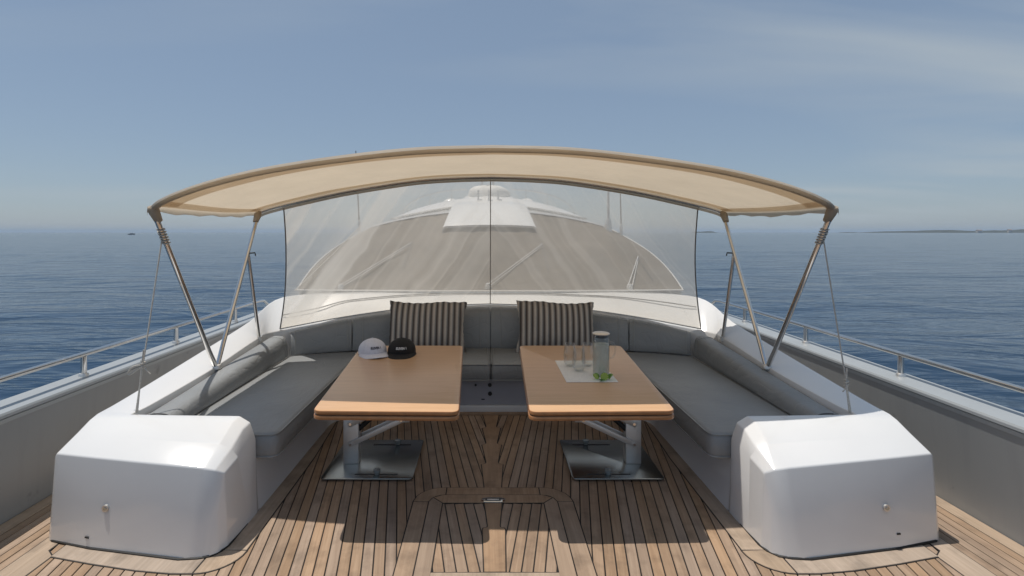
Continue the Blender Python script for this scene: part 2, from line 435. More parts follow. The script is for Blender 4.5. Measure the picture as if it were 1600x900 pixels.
def bevelled(V, F, w, seg=2, angle=25):
    bm = bmesh.new(); vs_ = [bm.verts.new(v) for v in V]
    for f in F:
        try: bm.faces.new([vs_[i] for i in f])
        except ValueError: pass
    bmesh.ops.recalc_face_normals(bm, faces=bm.faces)
    ed = [e for e in bm.edges if len(e.link_faces) == 2 and e.calc_face_angle() > R(angle)]
    bmesh.ops.bevel(bm, geom=ed, offset=w, segments=seg, affect='EDGES', profile=0.5, clamp_overlap=True)
    return bm
def bbox(name, x0, x1, y0, y1, z0, z1, m, parent=None, w=0.004, seg=2, **kw):
    return mkbm(name, bevelled(*box_geo(x0, x1, y0, y1, z0, z1), w, seg), m, parent, 40, **kw)
def prism_geo(poly, z0, z1):
    n = len(poly)
    V = [(x, y, z0) for x, y in poly] + [(x, y, z1) for x, y in poly]
    F = [list(range(n))[::-1], list(range(n, 2 * n))] + [[i, (i + 1) % n, n + (i + 1) % n, n + i] for i in range(n)]
    return V, F
def lathe_geo(prof, cx, cy, z0, seg=24):
    rows = [[(cx + r * math.cos(2 * math.pi * k / seg), cy + r * math.sin(2 * math.pi * k / seg), z0 + z) for k in range(seg)] for r, z in prof]
    return grid(rows, closed=True)
def catmull(P, n):
    P = [Vector(p) for p in P]; out = []
    for i in range(len(P) - 1):
        a = P[i - 1] if i else P[i] * 2 - P[i + 1]; b = P[i]; c = P[i + 1]; d = P[i + 2] if i + 2 < len(P) else c * 2 - b
        for k in range(n):
            t = k / n
            out.append(0.5 * (2 * b + (c - a) * t + (2 * a - 5 * b + 4 * c - d) * t * t + (3 * b - a - 3 * c + d) * t ** 3))
    out.append(P[-1]); return out
def interp(tab, x):
    if x <= tab[0][0]: return tab[0][1]
    for (a, va), (b, vb) in zip(tab, tab[1:]):
        if x <= b: return va + (vb - va) * (x - a) / (b - a)
    return tab[-1][1]
def smooth_interp(tab, n=8):
    return [(p.x, p.y) for p in catmull([(a, b, 0) for a, b in tab], n)]
def mir(P): return [(-p[0], *p[1:]) for p in P]
def offset_poly(poly, d):
    n = len(poly); out = []
    area = sum(poly[i][0] * poly[(i + 1) % n][1] - poly[(i + 1) % n][0] * poly[i][1] for i in range(n))
    s = 1 if area > 0 else -1
    for i in range(n):
        p = Vector(poly[i - 1][:2]); q = Vector(poly[i][:2]); r = Vector(poly[(i + 1) % n][:2])
        e1 = (q - p).normalized(); e2 = (r - q).normalized()
        n1 = Vector((e1.y, -e1.x)) * s; n2 = Vector((e2.y, -e2.x)) * s
        b = (n1 + n2)
        b = b / max(0.6, (1 + n1.dot(n2)))
        out.append((q.x + b.x * d, q.y + b.y * d))
    return out

# ================================================================== SETTING
SEA_Z = -2.3
# ---- sea: one polar sheet out to the horizon, real swell near the boat
def sea():
    rows = []; NA = 540; rr = [0.5]
    while rr[-1] < 26000: rr.append(rr[-1] * 1.045 + 0.10)
    waves = [(random.uniform(-0.5, 0.5) + (math.pi / 2), 2 * math.pi / L, a, random.uniform(0, 6.28))
             for L, a in ((19, 0.045), (13, 0.035), (9.5, 0.030), (7, 0.022), (5.2, 0.018), (3.9, 0.013), (3.0, 0.010))]
    for r in rr:
        fade = max(0.0, min(1.0, (420 - r) / 300)); row = []
        for k in range(NA):
            a = 2 * math.pi * k / NA; x = r * math.sin(a); y = r * math.cos(a); z = 0
            if fade > 0:
                for th, kk, am, ph in waves:
                    if r * 0.0117 < 3.5 / kk:
                        z += am * math.sin(kk * (x * math.cos(th) + y * math.sin(th)) + ph + 0.6 * math.sin(0.07 * x + ph))
            row.append((x, y, SEA_Z + z * fade))
        rows.append(row)
    V, F = grid(rows, closed=True)
    o = mk('sea', V, F, M['sea'], None, 0, origin=(0, 0, SEA_Z)); o.data.shade_smooth()
    tag(o, 'calm blue sea reaching to the hazy horizon', 'sea', kind='structure')
sea()

# ---- far land
def ridge(name, x0, x1, y0, depth, prof, label):
    """low wooded coast: a real mound with a crest line, built where it stands"""
    n = 90; m_ = 9; rows = []
    for j in range(m_):
        v = j / (m_ - 1); row = []
        for i in range(n):
            u = i / (n - 1); h = interp(prof, u)
            hh = h * math.sin(math.pi * v) ** 0.75
            hh *= 0.82 + 0.3 * random.random()
            row.append((x0 + (x1 - x0) * u, y0 + depth * v + 60 * math.sin(9 * u), SEA_Z - 1 + max(0, hh)))
        rows.append(row)
    V, F = grid(rows)
    o = mk(name, V, F, M['land'], None, 0)
    return tag(o, label, 'headland', kind='structure')
ridge('headland', 3230, 7400, 4050, 700, [(0, 0), (0.02, 5), (0.05, 13), (0.09, 16), (0.12, 18), (0.16, 25), (0.2, 14), (0.24, 18), (0.3, 24), (0.36, 38), (0.45, 52), (0.6, 70), (0.8, 58), (1, 40)],
      'long low wooded headland on the horizon at the far right')
ridge('islet', 2000, 2290, 5000, 160, [(0, 0), (0.15, 8), (0.5, 15), (0.8, 9), (1, 0)], 'small dark islet on the horizon beside the right canopy post')
ridge('skerry', 3450, 3590, 5000, 90, [(0, 0), (0.3, 8), (0.6, 5), (1, 0)], 'tiny rock on the horizon right of the canopy')
ridge('low_coast', 1250, 1500, 6500, 300, [(0, 0), (0.3, 22), (0.7, 14), (1, 0)], 'faint grey strip of coast seen through the clear curtain')
def far_house(x, y, w, h, label):
    e = thing('far_house', label, 'house', (x, y, SEA_Z + 6), 'houses on the far headland')
    V, F = box_geo(x - w / 2, x + w / 2, y, y + w * 0.6, SEA_Z + 3, SEA_Z + 6 + h); mk('wall', V, F, M['far_wall'], e, 0)
    V = [(x - w * .55, y - 1, SEA_Z + 6 + h + .02), (x + w * .55, y - 1, SEA_Z + 6 + h + .02), (x + w * .55, y + w * .65, SEA_Z + 6 + h + .02), (x - w * .55, y + w * .65, SEA_Z + 6 + h + .02),
         (x - w * .5, y + w * .3, SEA_Z + 6 + h * 1.45), (x + w * .5, y + w * .3, SEA_Z + 6 + h * 1.45)]
    mk('roof', V, [[0, 1, 5, 4], [2, 3, 4, 5], [0, 4, 3], [1, 2, 5], [0, 3, 2, 1]], M['land_rock'], e, 0)
far_house(3900, 4120, 34, 13, 'pale house at the waterline in the middle of the far headland')
far_house(4150, 4130, 26, 16, 'pale house near the right end of the far headland')

# ---- deck: black caulk bed that carries every plank
V, F = box_geo(-2.72, 2.72, -3.0, 12.0, -0.06, -0.005)
deck = mk('deck', V, F, M['caulk'], None, 0, origin=(0, 0, 0))
tag(deck, 'teak planked foredeck with black caulked seams', 'deck', kind='structure')
SL = 0.168; PX = 0.0560; ANG = math.atan(SL); Y0 = 2.428; GAP = 0.0065
def plank(p, q, w, m=None, z=0.0, name='plank', lift=0.0):
    """a plank along p->q; local y runs with the grain"""
    p = Vector((p[0], p[1], 0)); q = Vector((q[0], q[1], 0)); d = q - p; L = d.length / 2; c = (p + q) / 2
    h = w / 2; e = 0.0012; z0 = -0.010
    V = [(-h, -L, z0), (h, -L, z0), (h, L, z0), (-h, L, z0), (-h, -L, -e), (h, -L, -e), (h, L, -e), (-h, L, -e),
         (-h + e, -L + e, 0), (h - e, -L + e, 0), (h - e, L - e, 0), (-h + e, L - e, 0)]
    F = [[0, 1, 5, 4], [1, 2, 6, 5], [2, 3, 7, 6], [3, 0, 4, 7], [4, 5, 9, 8], [5, 6, 10, 9], [6, 7, 11, 10], [7, 4, 8, 11], [8, 9, 10, 11]]
    o = mk(name, V, F, m or M['teak'], None, 0, origin=(0, 0, 0))
    o.parent = deck; o.location = (c.x, c.y, z + random.uniform(-0.0004, 0.0004)); o.rotation_euler = (0, 0, math.atan2(-d.x, d.y))
    return o
def plank_run(p, q, w, z=0.0, m=None, butt=2.6):
    """split a long strake at butt joints"""
    p = Vector(p); q = Vector(q); L = (q - p).length
    cuts = [0.0]
    if L > butt * 1.15 and butt < 50: cuts.append(random.uniform(0.35, 0.65) * L)
    cuts.append(L)
    u = (q - p) / L
    for a, b in zip(cuts, cuts[1:]):
        plank(p + u * (a + (0.002 if a else 0)), p + u * (b - (0.002 if b < L else 0)), w, m, z)
wpl = PX * math.cos(ANG) - GAP
for sgn in (-1, 1):
    k = -20
    while True:
        c = 0.515 + (k + 0.5) * PX; k += 1
        if c > 2.25: break
        ylo = max(1.75, Y0 + (0.035 - c) / SL)
        yin = Y0 + (1.37 - c) / SL                      # meets the sofa base
        yhi = min(4.66, yin) if yin > 2.72 else 2.72
        if yhi - ylo < 0.15: continue
        f = lambda y: (sgn * (c + SL * (y - Y0)), y)
        if c > 2.17:                                     # runs out under the wide side board
            yhi = min(yhi, Y0 + (2.2 - c) / SL)
            if yhi - ylo < 0.1: continue
        plank_run(f(ylo), f(yhi), wpl, butt=99)
    # side deck strakes along the bulwark
    for i in range(5):
        x = 2.335 + 0.054 * (i + 0.5)
        plank_run((sgn * x, 1.6), (sgn * x, 5.2 + 0.9 * (i % 3)), 0.054 - GAP, butt=1.9)
        plank_run((sgn * x, 5.204 + 0.9 * (i % 3)), (sgn * x, 9.5), 0.054 - GAP, butt=99)
    plank_run((sgn * 2.653, 1.6), (sgn * 2.653, 3.35), 0.086, m=M['teak_margin'], butt=99)
    plank_run((sgn * 2.653, 3.355), (sgn * 2.653, 9.5), 0.086, m=M['teak_margin'], butt=99)
def board(name, poly, m, z=0.004, rim=0.006, parent=deck, bottom=-0.004):
    """a shaped board with its caulk line round it"""
    n = len(poly); out = offset_poly(poly, rim)
    V = [(x, y, bottom) for x, y in out] + [(x, y, z - 0.0022) for x, y in out] + [(x, y, z - 0.0018) for x, y in poly] + [(x, y, z) for x, y in offset_poly(poly, -0.0012)]
    F = []; fm = []
    for a, k in ((0, 1), (1, 1), (2, 0)):
        for i in range(n):
            j = (i + 1) % n
            F.append([a * n + i, a * n + j, (a + 1) * n + j, (a + 1) * n + i]); fm.append(k)
    F.append([3 * n + i for i in range(n)]); fm.append(0)
    return mk(name, V, F, m, parent, 0, mats=[m, M['caulk']], fm=fm)
def arc(cx, cy, r, a0, a1, n=6):
    return [(cx + r * math.cos(R(a0 + (a1 - a0) * i / n)), cy + r * math.sin(R(a0 + (a1 - a0) * i / n))) for i in range(n + 1)]
for sgn in (-1, 1):
    mm = (lambda P: [(sgn * x, y) for x, y in P])
    # wide board between foredeck and side deck
    board('margin_board', mm([(2.185, 1.7), (2.332, 1.7), (2.332, 9.4), (2.24, 9.4), (2.24, 2.62), (2.185, 2.575)]), M['teak_margin'], 0.003)
    # board across the foot of the seat end, round its corner and back along the seat base
    outer = [(2.185, 2.57), (1.95, 2.515), (1.70, 2.465), (1.52, 2.443), (1.42, 2.443)]
    inner = [(1.42, 2.58), (1.7, 2.60), (2.0, 2.66), (2.185, 2.70)]
    board('margin_board', mm(outer + inner), M['teak_margin'], 0.0045)
    cor = arc(1.415, 2.615, 0.172, -90, -180, 8)
    board('margin_board', mm([(1.412, 2.443)] + cor[1:] + [(1.36, 2.62), (1.412, 2.60)]), M['teak_margin'], 0.0045)
    board('margin_board', mm([(1.245, 2.623), (1.36, 2.623), (1.36, 4.45), (1.31, 4.45), (1.262, 3.7)]), M['teak_margin'], 0.0045)
# king plank with nibbed ends
def king(y0, y1, z, hw=0.040, step=0.032):
    ks = []; k = 0
    c = 0.515
    while True:
        y = Y0 + (hw - c) / SL
        if y > y1: break
        if y > y0 + 0.04: ks.append(y)
        c -= PX
    side = [(hw + 0.012, y0)]
    for y in ks:
        side += [(hw + step, y - 0.012), (hw + step * 0.55, y - 0.006), (hw + step * 0.12, y + 0.004), (hw, y + 0.03)]
    side.append((hw + 0.02, y1))
    return side
ks = king(3.262, 4.66, 0.004)
board('king_plank', ks + [(-x, y) for x, y in reversed(ks)], M['teak_king'], 0.004)
# hatch: fixed surround and the lid with its own planks
HO, HM, HI = 0.472, 0.385, 0.302
for sgn in (-1, 1):
    mm = (lambda P: [(sgn * x, y) for x, y in P])
    board('hatch_surround', mm([(HM, 1.75), (HO, 1.75), (HO, 3.09), (HM, 3.09)]), M['teak_hatch'], 0.0045)
    board('hatch_surround', mm([(HM, 3.096), (HO, 3.096)] + arc(HO - 0.17, 3.094, 0.168, 8, 90, 6) + [(0.29, 3.262), (0.29, 3.175)] + arc(HM - 0.09, 3.09, 0.085, 90, 10, 4)), M['teak_hatch'], 0.0045)
    board('hatch_margin', mm([(HI, 1.75), (HM - 0.006, 1.75), (HM - 0.006, 3.09), (0.36, 3.135), (HI, 3.075)]), M['teak_hatch'], 0.0052)
board('hatch_surround', [(-0.284, 3.175), (0.284, 3.175), (0.284, 3.262), (-0.284, 3.262)], M['teak'], 0.0045)
board('hatch_margin', [(-HI + 0.004, 3.080), (HI - 0.004, 3.080), (0.355, 3.140), (0.30, 3.169), (-0.30, 3.169), (-0.355, 3.140)], M['teak'], 0.0052)
V, F = prism_geo([(-HI, 2.40), (HI, 2.40), (HI, 3.075), (-HI, 3.075)], -0.003, 0.0004)
mk('hatch_bed', V, F, M['caulk'], deck, 0)
for sgn in (-1, 1):
    for k in range(-14, 8):
        c = 0.12 + (k + 0.5) * PX
        a = max(2.452, Y0 + (0.03 - c) / SL); b = min(3.070, Y0 + (HI + 0.02 - c) / SL)
        if b - a < 0.06: continue
        plank((sgn * (c + SL * (a - Y0)), a), (sgn * (c + SL * (b - Y0)), b), wpl, z=0.0020)
kk = [(0.050, 2.452), (0.060, 2.80), (0.056, 2.815), (0.034, 2.822), (0.032, 2.84), (0.050, 3.072)]
board('king_plank', kk + [(-x, y) for x, y in reversed(kk)], M['teak_king'], 0.0056)
board('hatch_margin', [(-HI, 2.28), (HI, 2.28), (HI, 2.445), (-HI, 2.445)], M['teak_margin'], 0.0056)

# hatch latch let into the aft board
latch = thing('hatch_latch', 'small chrome flush latch set into the deck hatch', 'latch', (0, 3.105, 0.005))
mkbm('plate', bevelled(*prism_geo(arc(-0.045, 3.105, 0.027, 90, 270, 6) + arc(0.045, 3.105, 0.027, -90, 90, 6), 0.003, 0.0095), 0.002, 2), M['steel'], latch)
bbox('recess', -0.046, 0.046, 3.090, 3.118, 0.009, 0.0108, M['black'], latch, 0.001, 1)
bbox('handle', -0.036, 0.036, 3.096, 3.106, 0.0105, 0.0145, M['satin_steel'], latch, 0.002, 2)

# ---- bulwarks
for sgn in (-1, 1):
    side = 'left' if sgn < 0 else 'right'
    b = thing('bulwark', 'grey painted bulwark along the %s side deck' % side, 'bulwark', (sgn * 2.72, 5, 0), 'bulwarks')
    prof = [(2.703, -0.05), (2.688, 0.30), (2.660, 0.590), (2.835, 0.590), (2.87, -0.4), (2.80, -2.6), (2.6, -2.6)]
    rows = [[(sgn * x, y, z) for x, z in prof] for y in (-3, 0, 2, 4, 6, 9, 13)]
    V, F = grid(rows, cap=True, closed=True); mk('wall', V, F, M['bulwark'], b, 30)
    capp = [(2.648, 0.594), (2.648, 0.610), (2.655, 0.621), (2.835, 0.632), (2.846, 0.622), (2.846, 0.594)]
    rows = [[(sgn * x, y, z) for x, z in capp] for y in (-3, 0, 2, 4, 6, 9, 13)]
    V, F = grid(rows, cap=True, closed=True); mk('cap_rail', V, F, M['cap_rail'], b, 30)
    V, F = grid([[(sgn * x, y, z) for x, z in [(2.672, 0.560), (2.658, 0.562), (2.655, 0.586), (2.67, 0.5885)]] for y in (-3, 0, 3, 6, 9, 13)], cap=True, closed=True)
    mk('rubbing_strip', V, F, M['cap_rail'], b, 30)
    # rail on the cap
    rl = thing('guard_rail', 'low stainless guard rail on the %s bulwark' % side, 'rail', (sgn * 2.78, 5, 0.62), 'guard rails')
    top = [(sgn * 2.765, y, 0.775) for y in (0.2, 2, 4, 5.5, 6.25)] + [(sgn * 2.765, 6.38, 0.765), (sgn * 2.765, 6.47, 0.72), (sgn * 2.765, 6.62, 0.63)]
    tube('top_rail', top, 0.0175, M['steel'], rl)
    for y in (1.35, 2.43, 3.53, 4.58, 5.66):
        p = tube('post', [(sgn * 2.765, y, 0.625), (sgn * 2.765, y, 0.762)], 0.0185, M['steel'], rl)
        V, F = lathe_geo([(0.0, 0.030), (0.024, 0.030), (0.029, 0.022), (0.030, 0.0), (0.0, 0.0)], sgn * 2.765, y, 0.618, 16); mk('base_flange', V, F, M['satin_steel'], p)

# ================================================================== SEATING MODULE (white moulding)
seat = thing('seating_moulding', 'white moulded surround of the sofa with boxy ends', 'sofa base', (0, 4.2, 0))
R0 = [(0, 4.62, 0), (.7, 4.62, 0), (1.15, 4.56, 0), (1.32, 4.38, 0), (1.337, 4.15, 0), (1.34, 3.9, 0), (1.343, 3.2, 0), (1.345, 2.985, 0)]
R1 = [(0, 4.65, .30), (.7, 4.65, .30), (1.17, 4.59, .30), (1.35, 4.39, .30), (1.365, 4.15, .30), (1.37, 3.9, .30), (1.37, 3.2, .30), (1.37, 2.985, .30)]
R2 = [(0, 5.36, .30), (.7, 5.33, .30), (1.4, 5.22, .30), (2.02, 4.94, .30), (2.035, 4.5, .30), (2.035, 3.9, .30), (2.04, 3.2, .30), (2.045, 2.985, .30)]
R3 = [(0, 5.38, .84), (.7, 5.355, .815), (1.4, 5.24, .74), (2.045, 4.96, .655), (2.05, 4.56, .662), (2.05, 3.85, .600), (2.06, 3.2, .566), (2.075, 2.985, .560)]
R4 = [(0, 5.55, .94), (.7, 5.54, .945), (1.45, 5.49, .955), (2.125, 5.34, .935), (2.205, 4.76, .785), (2.25, 4.05, .676), (2.265, 3.23, .582), (2.268, 2.985, .562)]
R4b = [(0, 5.74, .945), (.7, 5.73, .95), (1.45, 5.70, .955), (2.135, 5.46, .92), (2.23, 4.80, .75), (2.275, 4.05, .64), (2.285, 3.2, .545), (2.287, 2.985, .53)]
R5 = [(0, 5.95, .3), (.7, 5.95, .3), (1.5, 5.95, .2), (2.20, 5.6, 0), (2.295, 4.8, 0), (2.315, 4.0, 0), (2.325, 3.2, 0), (2.328, 2.985, 0)]
n_ = 6
rails = [catmull(r, n_) for r in (R0, R1, R2)]
r2m = [Vector((p.x * 0.6 + q.x * 0.4, p.y * 0.6 + q.y * 0.4, .30)) for p, q in zip(rails[1], rails[2])]
rails = [rails[0], rails[1], r2m, rails[2]] + [catmull(r, n_) for r in (R3, R4, R4b, R5)]
half = [[r[i] for r in rails] for i in range(len(rails[0]))]
# the boxy end: recess front wall, sloping top, front face
E = [
 [(1.345, 2.970, 0), (1.35, 2.966, .430), (1.380, 2.964, .522), (1.44, 2.964, .558), (2.055, 2.968, .563), (2.262, 2.955, .558), (2.288, 2.95, .525), (2.328, 2.95, 0)],
 [(1.345, 2.88, 0), (1.35, 2.875, .428), (1.380, 2.872, .517), (1.44, 2.872, .552), (2.045, 2.915, .555), (2.262, 2.925, .550), (2.289, 2.92, .517), (2.328, 2.92, 0)],
 [(1.347, 2.76, 0), (1.353, 2.755, .410), (1.385, 2.750, .460), (1.445, 2.748, .488), (2.04, 2.800, .502), (2.268, 2.843, .508), (2.294, 2.85, .480), (2.329, 2.85, 0)],
 [(1.352, 2.645, 0), (1.362, 2.638, .382), (1.400, 2.614, .408), (1.47, 2.601, .425), (2.04, 2.680, .441), (2.284, 2.722, .445), (2.309, 2.742, .422), (2.330, 2.76, 0)],
 [(1.372, 2.590, 0), (1.384, 2.602, .20), (1.415, 2.584, .21), (1.49, 2.571, .21), (2.04, 2.655, .22), (2.290, 2.710, .225), (2.314, 2.730, .215), (2.331, 2.745, 0)],
 [(1.40, 2.560, 0), (1.408, 2.563, 0.004), (1.437, 2.551, 0.004), (1.51, 2.541, 0.004), (2.04, 2.630, 0.004), (2.295, 2.697, 0.004), (2.320, 2.718, 0.004), (2.332, 2.730, 0)],
]
half += [[Vector(p) for p in row] for row in E]
rows = [[Vector((-p.x, p.y, p.z)) for p in r] for r in reversed(half[1:])] + half
V, F = grid(rows)
bm = bmesh.new(); vs_ = [bm.verts.new(v) for v in V]
for f in F: bm.faces.new([vs_[i] for i in f])
bmesh.ops.recalc_face_normals(bm, faces=bm.faces)
nrow = len(rows[0]); NR = len(rows); eidx = {}
def sharp_edge(e):
    if len(e.link_faces) != 2: return False
    return e.calc_face_angle() > R(24)
bmesh.ops.bevel(bm, geom=[e for e in bm.edges if sharp_edge(e)], offset=0.016, segments=4, affect='EDGES', profile=0.5, clamp_overlap=True)
mkbm('shell', bm, M['gelcoat'], seat, 60)
# black seal under the seat ends
for sgn in (-1, 1):
    P = [(sgn * x, y, 0.006) for x, y in [(1.35, 4.2), (1.352, 3.2), (1.352, 2.66), (1.365, 2.61), (1.40, 2.565), (1.45, 2.549), (1.54, 2.541), (2.04, 2.630), (2.28, 2.695), (2.30, 2.71)]]
    tube('seal', P, 0.0075, M['rubber'], seat, 6)
# step and fittings on the aft kick panel
V, F = grid([[(x, y + 0.03 * z / 0.3, z) for x, y in ((-1.02, 4.612), (1.02, 4.612), (1.02, 4.624), (-1.02, 4.624))] for z in (0.076, 0.297)], cap=True, closed=True)
mk('kick_panel', V, F, M['kick'], seat, 0)
bbox('kick_step', -1.12, 1.12, 4.585, 4.64, 0.012, 0.075, M['gelcoat'], seat, 0.008, 3)
bbox('kick_trim', -1.12, 1.12, 4.560, 4.6, -0.002, 0.022, M['teak_king'], seat, 0.004, 2)
for (x, z, r) in ((-0.01, 0.245, 0.017), (-0.008, 0.17, 0.018), (-0.135, 0.245, 0.010)):
    yy = 4.622 + 0.03 * z / 0.3
    V, F = tube_geo([(x, yy, z), (x, yy - 0.022, z)], r, 14); mk('fitting', V, F, M['black'], seat)
bbox('fitting', -0.085, -0.055, 4.62, 4.632, 0.115, 0.125, M['black'], seat, 0.002, 1)
# round lock and small drain on each seat end
for sgn, (lx, lz), (dx, dz) in ((-1, (1.965, 0.205), (2.06, 0.058)), (1, (1.985, 0.205), (2.045, 0.075))):
    ly = 2.655 + (lx - 2.04) * 0.18; lk_ = tube('lock', [(sgn * lx, ly + 0.012, lz), (sgn * lx, ly - 0.010, lz)], 0.017, M['satin_steel'], seat, 18)
    tube('lock_core', [(sgn * lx, ly - 0.009, lz), (sgn * lx, ly - 0.013, lz)], 0.009, M['plate'], lk_, 14)
    dy = 2.640 + (dx - 2.04) * 0.22
    tube('drain', [(sgn * dx - 0.010, dy - 0.004, dz), (sgn * dx + 0.010, dy - 0.002 + sgn * 0.004, dz - 0.002)], 0.0055, M['black'], seat, 8)

# ================================================================== CUSHIONS
def round_poly(poly, r, n=5):
    out = []; N_ = len(poly)
    for i in range(N_):
        p = Vector(poly[i - 1]); q = Vector(poly[i]); s = Vector(poly[(i + 1) % N_])
        a = (p - q); b = (s - q); ra = min(r, a.length * 0.45, b.length * 0.45)
        a = q + a.normalized() * ra; b = q + b.normalized() * ra
        for k in range(n + 1):
            t = k / n; out.append(tuple((1 - t) ** 2 * a + 2 * t * (1 - t) * q + t * t * b))
    return out
def seat_cushion(poly, z0, z1, label, group, r=0.05):
    P = round_poly(poly, r)
    c = (sum(p[0] for p in P) / len(P), sum(p[1] for p in P) / len(P))
    e = thing('seat_cushion', label, 'cushion', (c[0], c[1], z0), group)
    rows = []
    for off, z in ((-0.02, z0), (-0.004, z0 + 0.008), (0.004, z0 + 0.03), (0.007, (z0 + z1) / 2), (0.004, z1 - 0.03), (-0.004, z1 - 0.010), (-0.014, z1 - 0.002), (-0.030, z1 + 0.002)):
        rows.append([(x, y, z) for x, y in offset_poly(P, off)])
    V, F = grid(rows, cap=True, closed=True)
    b = mk('body', V, F, M['vinyl'], e, 60)
    for zz in (z1 - 0.008, z0 + 0.012):
        V, F = tube_geo([(x, y, zz) for x, y in offset_poly(P, -0.001)], 0.0055, 6, True); mk('piping', V, F, M['piping'], b, 60)
for sgn in (-1, 1):
    side = 'left' if sgn < 0 else 'right'
    seat_cushion([(sgn * x, y) for x, y in [(1.238, 2.985), (1.88, 2.985), (1.875, 4.85), (1.50, 5.0), (1.238, 5.03)]], 0.302, 0.448,
                 'long grey seat cushion down the %s side of the sofa' % side, 'seat cushions', 0.06)
    seat_cushion([(sgn * x, y) for x, y in [(0.006, 4.52), (1.225, 4.52), (1.225, 5.05), (0.006, 5.155)]], 0.305, 0.46,
                 'grey aft seat cushion just %s of the centre seam' % side, 'seat cushions', 0.035)
def backrest(path, tops, thick, lean, label, z0=0.452):
    """upholstered back: path of its lower front edge, top heights, thickness"""
    PP = catmull([(a, b, t) for (a, b), t in zip(path, tops)], 7)
    n = len(PP); rows = []
    prof = [(0.03, 0.0), (0.0, 0.03), (-0.02, 0.25), (-0.01, 0.55), (0.035, 0.78), (0.11, 0.91), (0.23, 0.975), (0.48, 1.0), (0.78, 1.0), (0.94, 0.965), (0.995, 0.88), (1.0, 0.5), (1.0, 0.0)]
    for i, p in enumerate(PP):
        a = PP[max(0, i - 1)]; b = PP[min(n - 1, i + 1)]
        t = Vector((b.x - a.x, b.y - a.y)).normalized(); nn = Vector((-t.y, t.x))
        if nn.dot(Vector((p.x, p.y - 3.6))) < 0: nn = -nn
        ends = min(i, n - 1 - i); sh = 0.006 if ends == 0 else 0.0
        tt = thick if not isinstance(thick, (list, tuple)) else thick[0] + (thick[1] - thick[0]) * i / (n - 1)
        row = []
        for u, v in prof:
            h = (p.z - z0) * v * (1 - sh * 2.2); uu = sh + u * (tt - 2 * sh) + lean * v
            row.append((p.x + nn.x * uu, p.y + nn.y * uu, z0 + h))
        rows.append(row)
    # slightly rounded ends
    V, F = grid(rows, cap=True, closed=True)
    c = PP[n // 2]
    e = thing('backrest_cushion', label, 'cushion', (c.x, c.y, z0), 'backrest cushions')
    b = mk('body', V, F, M['vinyl'], e, 50)
    for i in (1, n - 2):
        V, F = tube_geo([rows[i][k] for k in range(1, 11)], 0.0045, 6); mk('piping', V, F, M['piping'], b, 60)
for sgn in (-1, 1):
    side = 'left' if sgn < 0 else 'right'
    mm = (lambda P: [(sgn * x, y) for x, y in P])
    backrest(mm([(1.87, 3.02), (1.87, 3.35), (1.87, 3.7), (1.87, 4.3), (1.875, 4.85)]), [.530, .548, .570, .612, .640], 0.145, 0.02,
             'low grey bolster backrest along the %s side of the sofa' % side)
    backrest(mm([(1.868, 4.875), (1.62, 4.97), (1.345, 5.045)]), [.643, .695, .742], (0.13, 0.15), 0.04,
             'angled grey backrest cushion in the %s aft corner of the sofa' % side)
    backrest(mm([(1.335, 5.048), (0.7, 5.13), (0.003, 5.165)]), [.745, .812, .838], (0.15, 0.165), 0.045,
             'grey aft backrest cushion just %s of the centre seam' % side)

